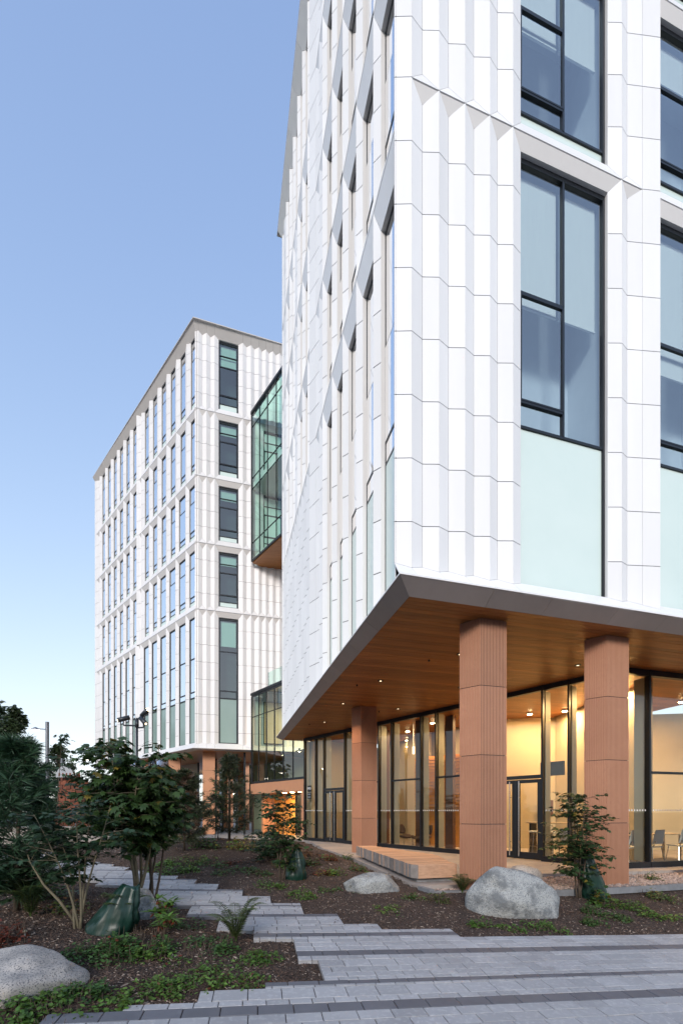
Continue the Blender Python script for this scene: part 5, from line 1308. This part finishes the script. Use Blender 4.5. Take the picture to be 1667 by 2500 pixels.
# loose bark chips over the beds
rg = random.Random(77); ca = MB(); cb_ = MB(); made = 0
while made < 42000:
    Y = 2.7+rg.random()**1.6*10.5; X = rg.uniform(-.86, .86)*Y
    po_ = path_out(X, Y)
    if po_ < -.14 or (po_ < .012 and rg.random() > .10+.7*max(0, po_+.10)) or inpoly(X, Y, TER) or inpoly(X, Y, gpoly): continue
    made += 1; z = (T(X, Y) if po_ > 0 else gz(X, Y)+.003)+rg.uniform(.0, .009); a = rg.uniform(0, 6.28); big = 1.9 if (po_ > 0 and rg.random() < .08) else 1.; l = rg.uniform(.010, .036)*(1+.03*Y)*big; w = rg.uniform(.003, .010)*(1+.05*Y)*big
    d = Vector((math.cos(a), math.sin(a), rg.uniform(-.35, .35))); s = Vector((-math.sin(a), math.cos(a), rg.uniform(-.5, .5))); p = Vector((X, Y, z))
    mbx = cb_ if rg.random() < .12 else ca
    mbx.add([p-d*l/2-s*w/2, p+d*l/2-s*w*.3, p+d*l/2+s*w*.4, p-d*l/2+s*w/2, p+Vector((0, 0, .006))], [(0, 1, 4), (1, 2, 4), (2, 3, 4), (3, 0, 4)])
o = ca.build('bark_chips', 'chip', None, kind='stuff'); o['label'] = 'dark bark mulch chips covering the beds'; o['category'] = 'mulch'
o = cb_.build('pale_bark_chips', 'chip_pale', None, kind='stuff'); o['label'] = 'pale dry wood chips scattered in the mulch'; o['category'] = 'mulch'
p = at(62, 2288); mb = MB(); mb.lathe(p, [(.006, -.01), (.006, .05)], 8); t = thing('mushroom', 'small pale mushroom in the mulch behind the pale boulder', 'mushroom', p); mb.build('stalk', 'white_paint', t, True)
mb = MB(); mb.lathe((p[0], p[1], p[2]+.045), [(.022, 0), (.02, .012), (.008, .022)], 10); mb.build('cap', 'cream', t, True)

# ------------------------------------------------------------------ street furniture and background
def floodpole(x, y, h, lab, mast=.045):
    t = thing('floodlight_pole', lab, 'lamp post', (x, y, T(x, y)), 'floodlight poles'); b = Vector((x, y, T(x, y)))
    mb = MB(); mb.tube([b-Vector((0, 0, .1)), b+Vector((0, 0, h))], mast, 12); mb.lathe(b+Vector((0, 0, h-.35)), [(mast*1.5, 0), (mast*1.5, .3)], 12); mb.build('pole', 'pole', t, True)
    for az, el, dz, ln in ((200, -25, -.28, .5), (20, 35, -.02, .30), (-35, -50, -.36, .34)):
        d = Vector((math.cos(rad(az)), math.sin(rad(az))*.4, 0)); a = b+Vector((0, 0, h+dz)); e = a+d*ln
        mb = MB(); mb.tube([a, e], .03, 8); mb.tube([e, e+Vector((0, 0, .16))], .022, 8); ao = mb.build('arm', 'pole', t)
        q = Vector((d.x, -.55, math.sin(rad(el)))).normalized(); c = e+Vector((0, 0, .24)); mb = MB(); mb.tube([c-q*.22, c+q*.2], [.085, .085], 14); ho = mb.build('floodlight', 'pole', t, True)
        mb = MB(); mb.tube([c+q*.201, c+q*.208], .045 if az != 20 else .06, 14); mb.build('lens', 'lamp_warm' if az == 20 else 'lamp_off', ho)
floodpole(-7.62, 16.0, 4.5, 'slim black pole with three tilted floodlights in front of the far white block')
floodpole(-9.6, 21.5, 3.9, 'shorter floodlight pole half hidden in foliage beyond the tall one', .04)
def lamppost(x, y, h, lab, arms, r=.075, banner=None):
    t = thing('lamp_post', lab, 'lamp post', (x, y, T(x, y)), 'grey lamp posts along the far path'); b = Vector((x, y, T(x, y)))
    mb = MB(); mb.tube([b-Vector((0, 0, .1)), b+Vector((0, 0, h*.6)), b+Vector((0, 0, h))], [r, r, r], 12); mb.lathe(b+Vector((0, 0, h*.34)), [(r*1.08, 0), (r*1.08, .05)], 12); mb.build('pole', 'pole_light', t)
    for sx, z, ln in arms:
        a = b+Vector((0, 0, z)); e = a+Vector((sx*ln, 0, .03)); mb = MB(); mb.tube([a, e], .02, 8); mb.build('arm', 'pole_light', t)
        mb = MB(); mb.lathe(e+Vector((sx*.12, 0, -.06)), [(.2, 0), (.19, .03), (.1, .1), (.03, .14)], 16); ho = mb.build('lamp_head', 'grey_metal', t, True)
        mb = MB(); mb.lathe(e+Vector((sx*.12, 0, -.08)), [(.12, 0), (.17, .018)], 14); mb.build('lens', 'lamp_cool', ho)
lamppost(-13.7, 20.0, 5.3, 'tall grey lamp post with a lit head on a short arm', [(-1, 4.95, .42)])
lamppost(-17.9, 27.5, 4.9, 'farther lamp post with a long side arm behind the tall one', [(1, 4.75, 1.6)], .07)
lamppost(-14.6, 28.5, 5.0, 'thin lamp post partly hidden by maple leaves near the far block', [(-1, 4.2, .5)], .06)
lamppost(-20.5, 34, 4.2, 'most distant lamp post seen low between the trees', [(1, 3.6, .3), (-1, 3.2, .3)], .06)
t = thing('banner_post', 'navy hanging banner with white emblem on a slim post beside the evergreen', 'banner', (-15.6, 20.6, -.05))
mb = MB(); mb.tube([(-15.6, 20.6, -.1), (-15.6, 20.6, 4.6)], .05, 10); mb.build('pole', 'pole_light', t)
mb = MB(); mb.tube([(-15.6, 20.6, 4.05), (-16.7, 20.6, 4.05)], .02, 8); mb.build('arm', 'pole_light', t)
mb = MB(); mb.box((-16.2, 20.58, 3.13), (.95, .02, 1.72)); bo = mb.build('banner_cloth', 'banner', t)
text_mesh('UBC', .15, frame_mat((-16.11, 20.566, 3.38), (1, 0, 0), (0, 0, 1), (0, -1, 0)), 'sign_white', bo, 'lettering')
mb = MB()
for k in range(3):
    for j in range(2): mb.box((-16.2+j*.16, 20.568, 3.31-k*.08), (.13, .004, .035))
mb.box((-16.11, 20.568, 3.08), (.30, .004, .05)); mb.build('crest', 'sign_white', bo)
t = thing('distant_building', 'plain white building edge behind the evergreen', 'building', (-40.3, 42.2, 0))
mb = MB(); mb.box((-40.3, 42.2, 5.4), (13, 2, 10.8)); mb.build('wall', 'white_paint', t)
for k in range(5):
    mb = MB(); mb.box((-45+k*2.2, 41.19, 6.3), (1.3, .06, 2.0)); mb.build('window', 'frame', t)
mb = MB(); mb.box((-40.3, 42.2, 10.86), (13.2, 2.2, .12)); mb.build('roof', 'grey_metal', t)
# rust-coloured woven sculpture
t = thing('sculpture', 'tall tapering rust-coloured sculpture of woven plates with a grey arched top piece', 'sculpture', (-10.3, 16.2, T(-10.3, 16.2)))
b = Vector(t.location); rows_n, cols_n = 15, 9
rg = random.Random(4)
for i in range(rows_n):
    f0, f1 = i/rows_n, (i+1)/rows_n
    for j in range(cols_n):
        def pt(f, g, o):
            w = .84*(1-.34*f**.8); an = (g-.5)*2.5; return b+Vector((w*math.sin(an)*1.0, -w*.8*math.cos(an)-o*math.cos(an)+.5, 2.42*f*(1-.0*abs(g-.5))))
        o = .035 if (i+j) % 2 else 0.
        g0, g1 = j/cols_n, (j+1)/cols_n
        if f1 > .86 and (j < 2 or j > 6) and i > 12: continue
        q = [pt(f0+.002, g0+.004, o), pt(f0+.002, g1-.004, o), pt(f1-.002, g1-.004, o), pt(f1-.002, g0+.004, o)]
        MB().slab(q, (b+Vector((0, .5, 1.2))-q[0]).normalized(), .05, True).build('woven_plate', 'corten', t)
mb = MB(); arc = [(.33*math.cos(math.pi*k/14), .42*math.sin(math.pi*k/14)) for k in range(15)]
vs = [(b.x+x, b.y-.22, b.z+2.2+z) for x, z in arc]; mb.slab(vs, (0, 1, 0), .04, True); ar = mb.build('arched_plate', 'grey_metal', t)
for k in range(4):
    mb = MB(); mb.box((b.x-.2+k*.135, b.y-.225, b.z+2.3), (.05, .01, .12)); mb.build('slot', 'corten', ar)
# low concrete seat walls
for (x, y, l, rz, lb) in ((-8.3, 12.8, 3.2, .15, 'long pale concrete seat wall below the rust-coloured sculpture'), (-5.9, 15.4, .8, .1, 'short pale concrete seat block beside the red shrub')):
    z = T(x, y); mb = MB(); mb.box((0, 0, .2), (l, .45, .44)); mb.box((0, 0, .46), (l+.06, .5, .06)); o = mb.build('seat_wall', 'concrete', None); o.location = (x, y, z); o.rotation_euler = (0, 0, rz); o['label'] = lb; o['category'] = 'seat wall'
# lit sign beyond the far block and white pillar
t = thing('lit_sign', 'glowing blue and white sign panel under the far block', 'sign', (-16.5, 37, 0)); mb = MB(); mb.box((-16.5, 37, 3.4), (2.6, .2, 1.4)); mb.build('sign_face', 'screen', t); mb = MB(); mb.box((-16.5, 37.2, 1.9), (2.8, .2, 4.5)); mb.build('housing', 'black', t)
mb = MB(); mb.lathe((-11.4, 25.2, -.1), [(.42, 0), (.42, 2.5), (.3, 2.75), (.1, 2.85)], 20); o = mb.build('white_bollard_column', 'white_paint', None, True); o['label'] = 'smooth white rounded pillar under the far block beside the pine'; o['category'] = 'pillar'
# buildings and trees across the square, behind the viewer, seen only in the lobby glass
t = thing('campus_building', 'long building with white fins over a dull red band, reflected in the lobby glass', 'building', (0, -34, 0))
mb = MB(); mb.box((2, -38, 2.2), (70, 8, 4.4)); mb.build('base_wall', 'concrete', t)
mb = MB(); mb.box((2, -37.9, 5.7), (70, 8, 2.6)); mb.build('red_band', 'red_band', t)
mb = MB(); mb.box((2, -38.1, 9.5), (70, 8, 5.0)); mb.build('upper_wall', 'cream_dark', t)
for k in range(35):
    mb = MB(); mb.box((-32+k*2, -33.6, 9.3), (.25, .8, 4.6)); mb.build('fin', 'white_paint', t)
for k, (x, y, lb) in enumerate(((-32.5, 36.8, 'tall roadside tree mirrored in the nearest ground windows of the far block'), (-38, 40, 'wide roadside tree mirrored in the far block, second along'), (-44, 43, 'roadside tree mirrored in the far block, farthest along'))):
    far_tree(lb, (x, y, -.1), 12.5-k, 4.2, 3000, 'leaf_far', 90+k, size=.5, group='roadside trees beyond the square')
for k in range(10):
    far_tree(['broad', 'slim', 'tall', 'low', 'dense', 'sparse', 'rounded', 'ragged', 'leaning', 'young'][k]+' street tree across the square, seen only as a reflection', (-30+k*6.3+rnd.uniform(-1, 1), -24+rnd.uniform(-3, 3), -.2), 6.5+rnd.uniform(-1, 2), 2.4, 900, 'leaf_far', 200+k, size=.45, group='street trees across the square')
for o in bpy.data.objects:
    if '_local' in o: del o['_local']
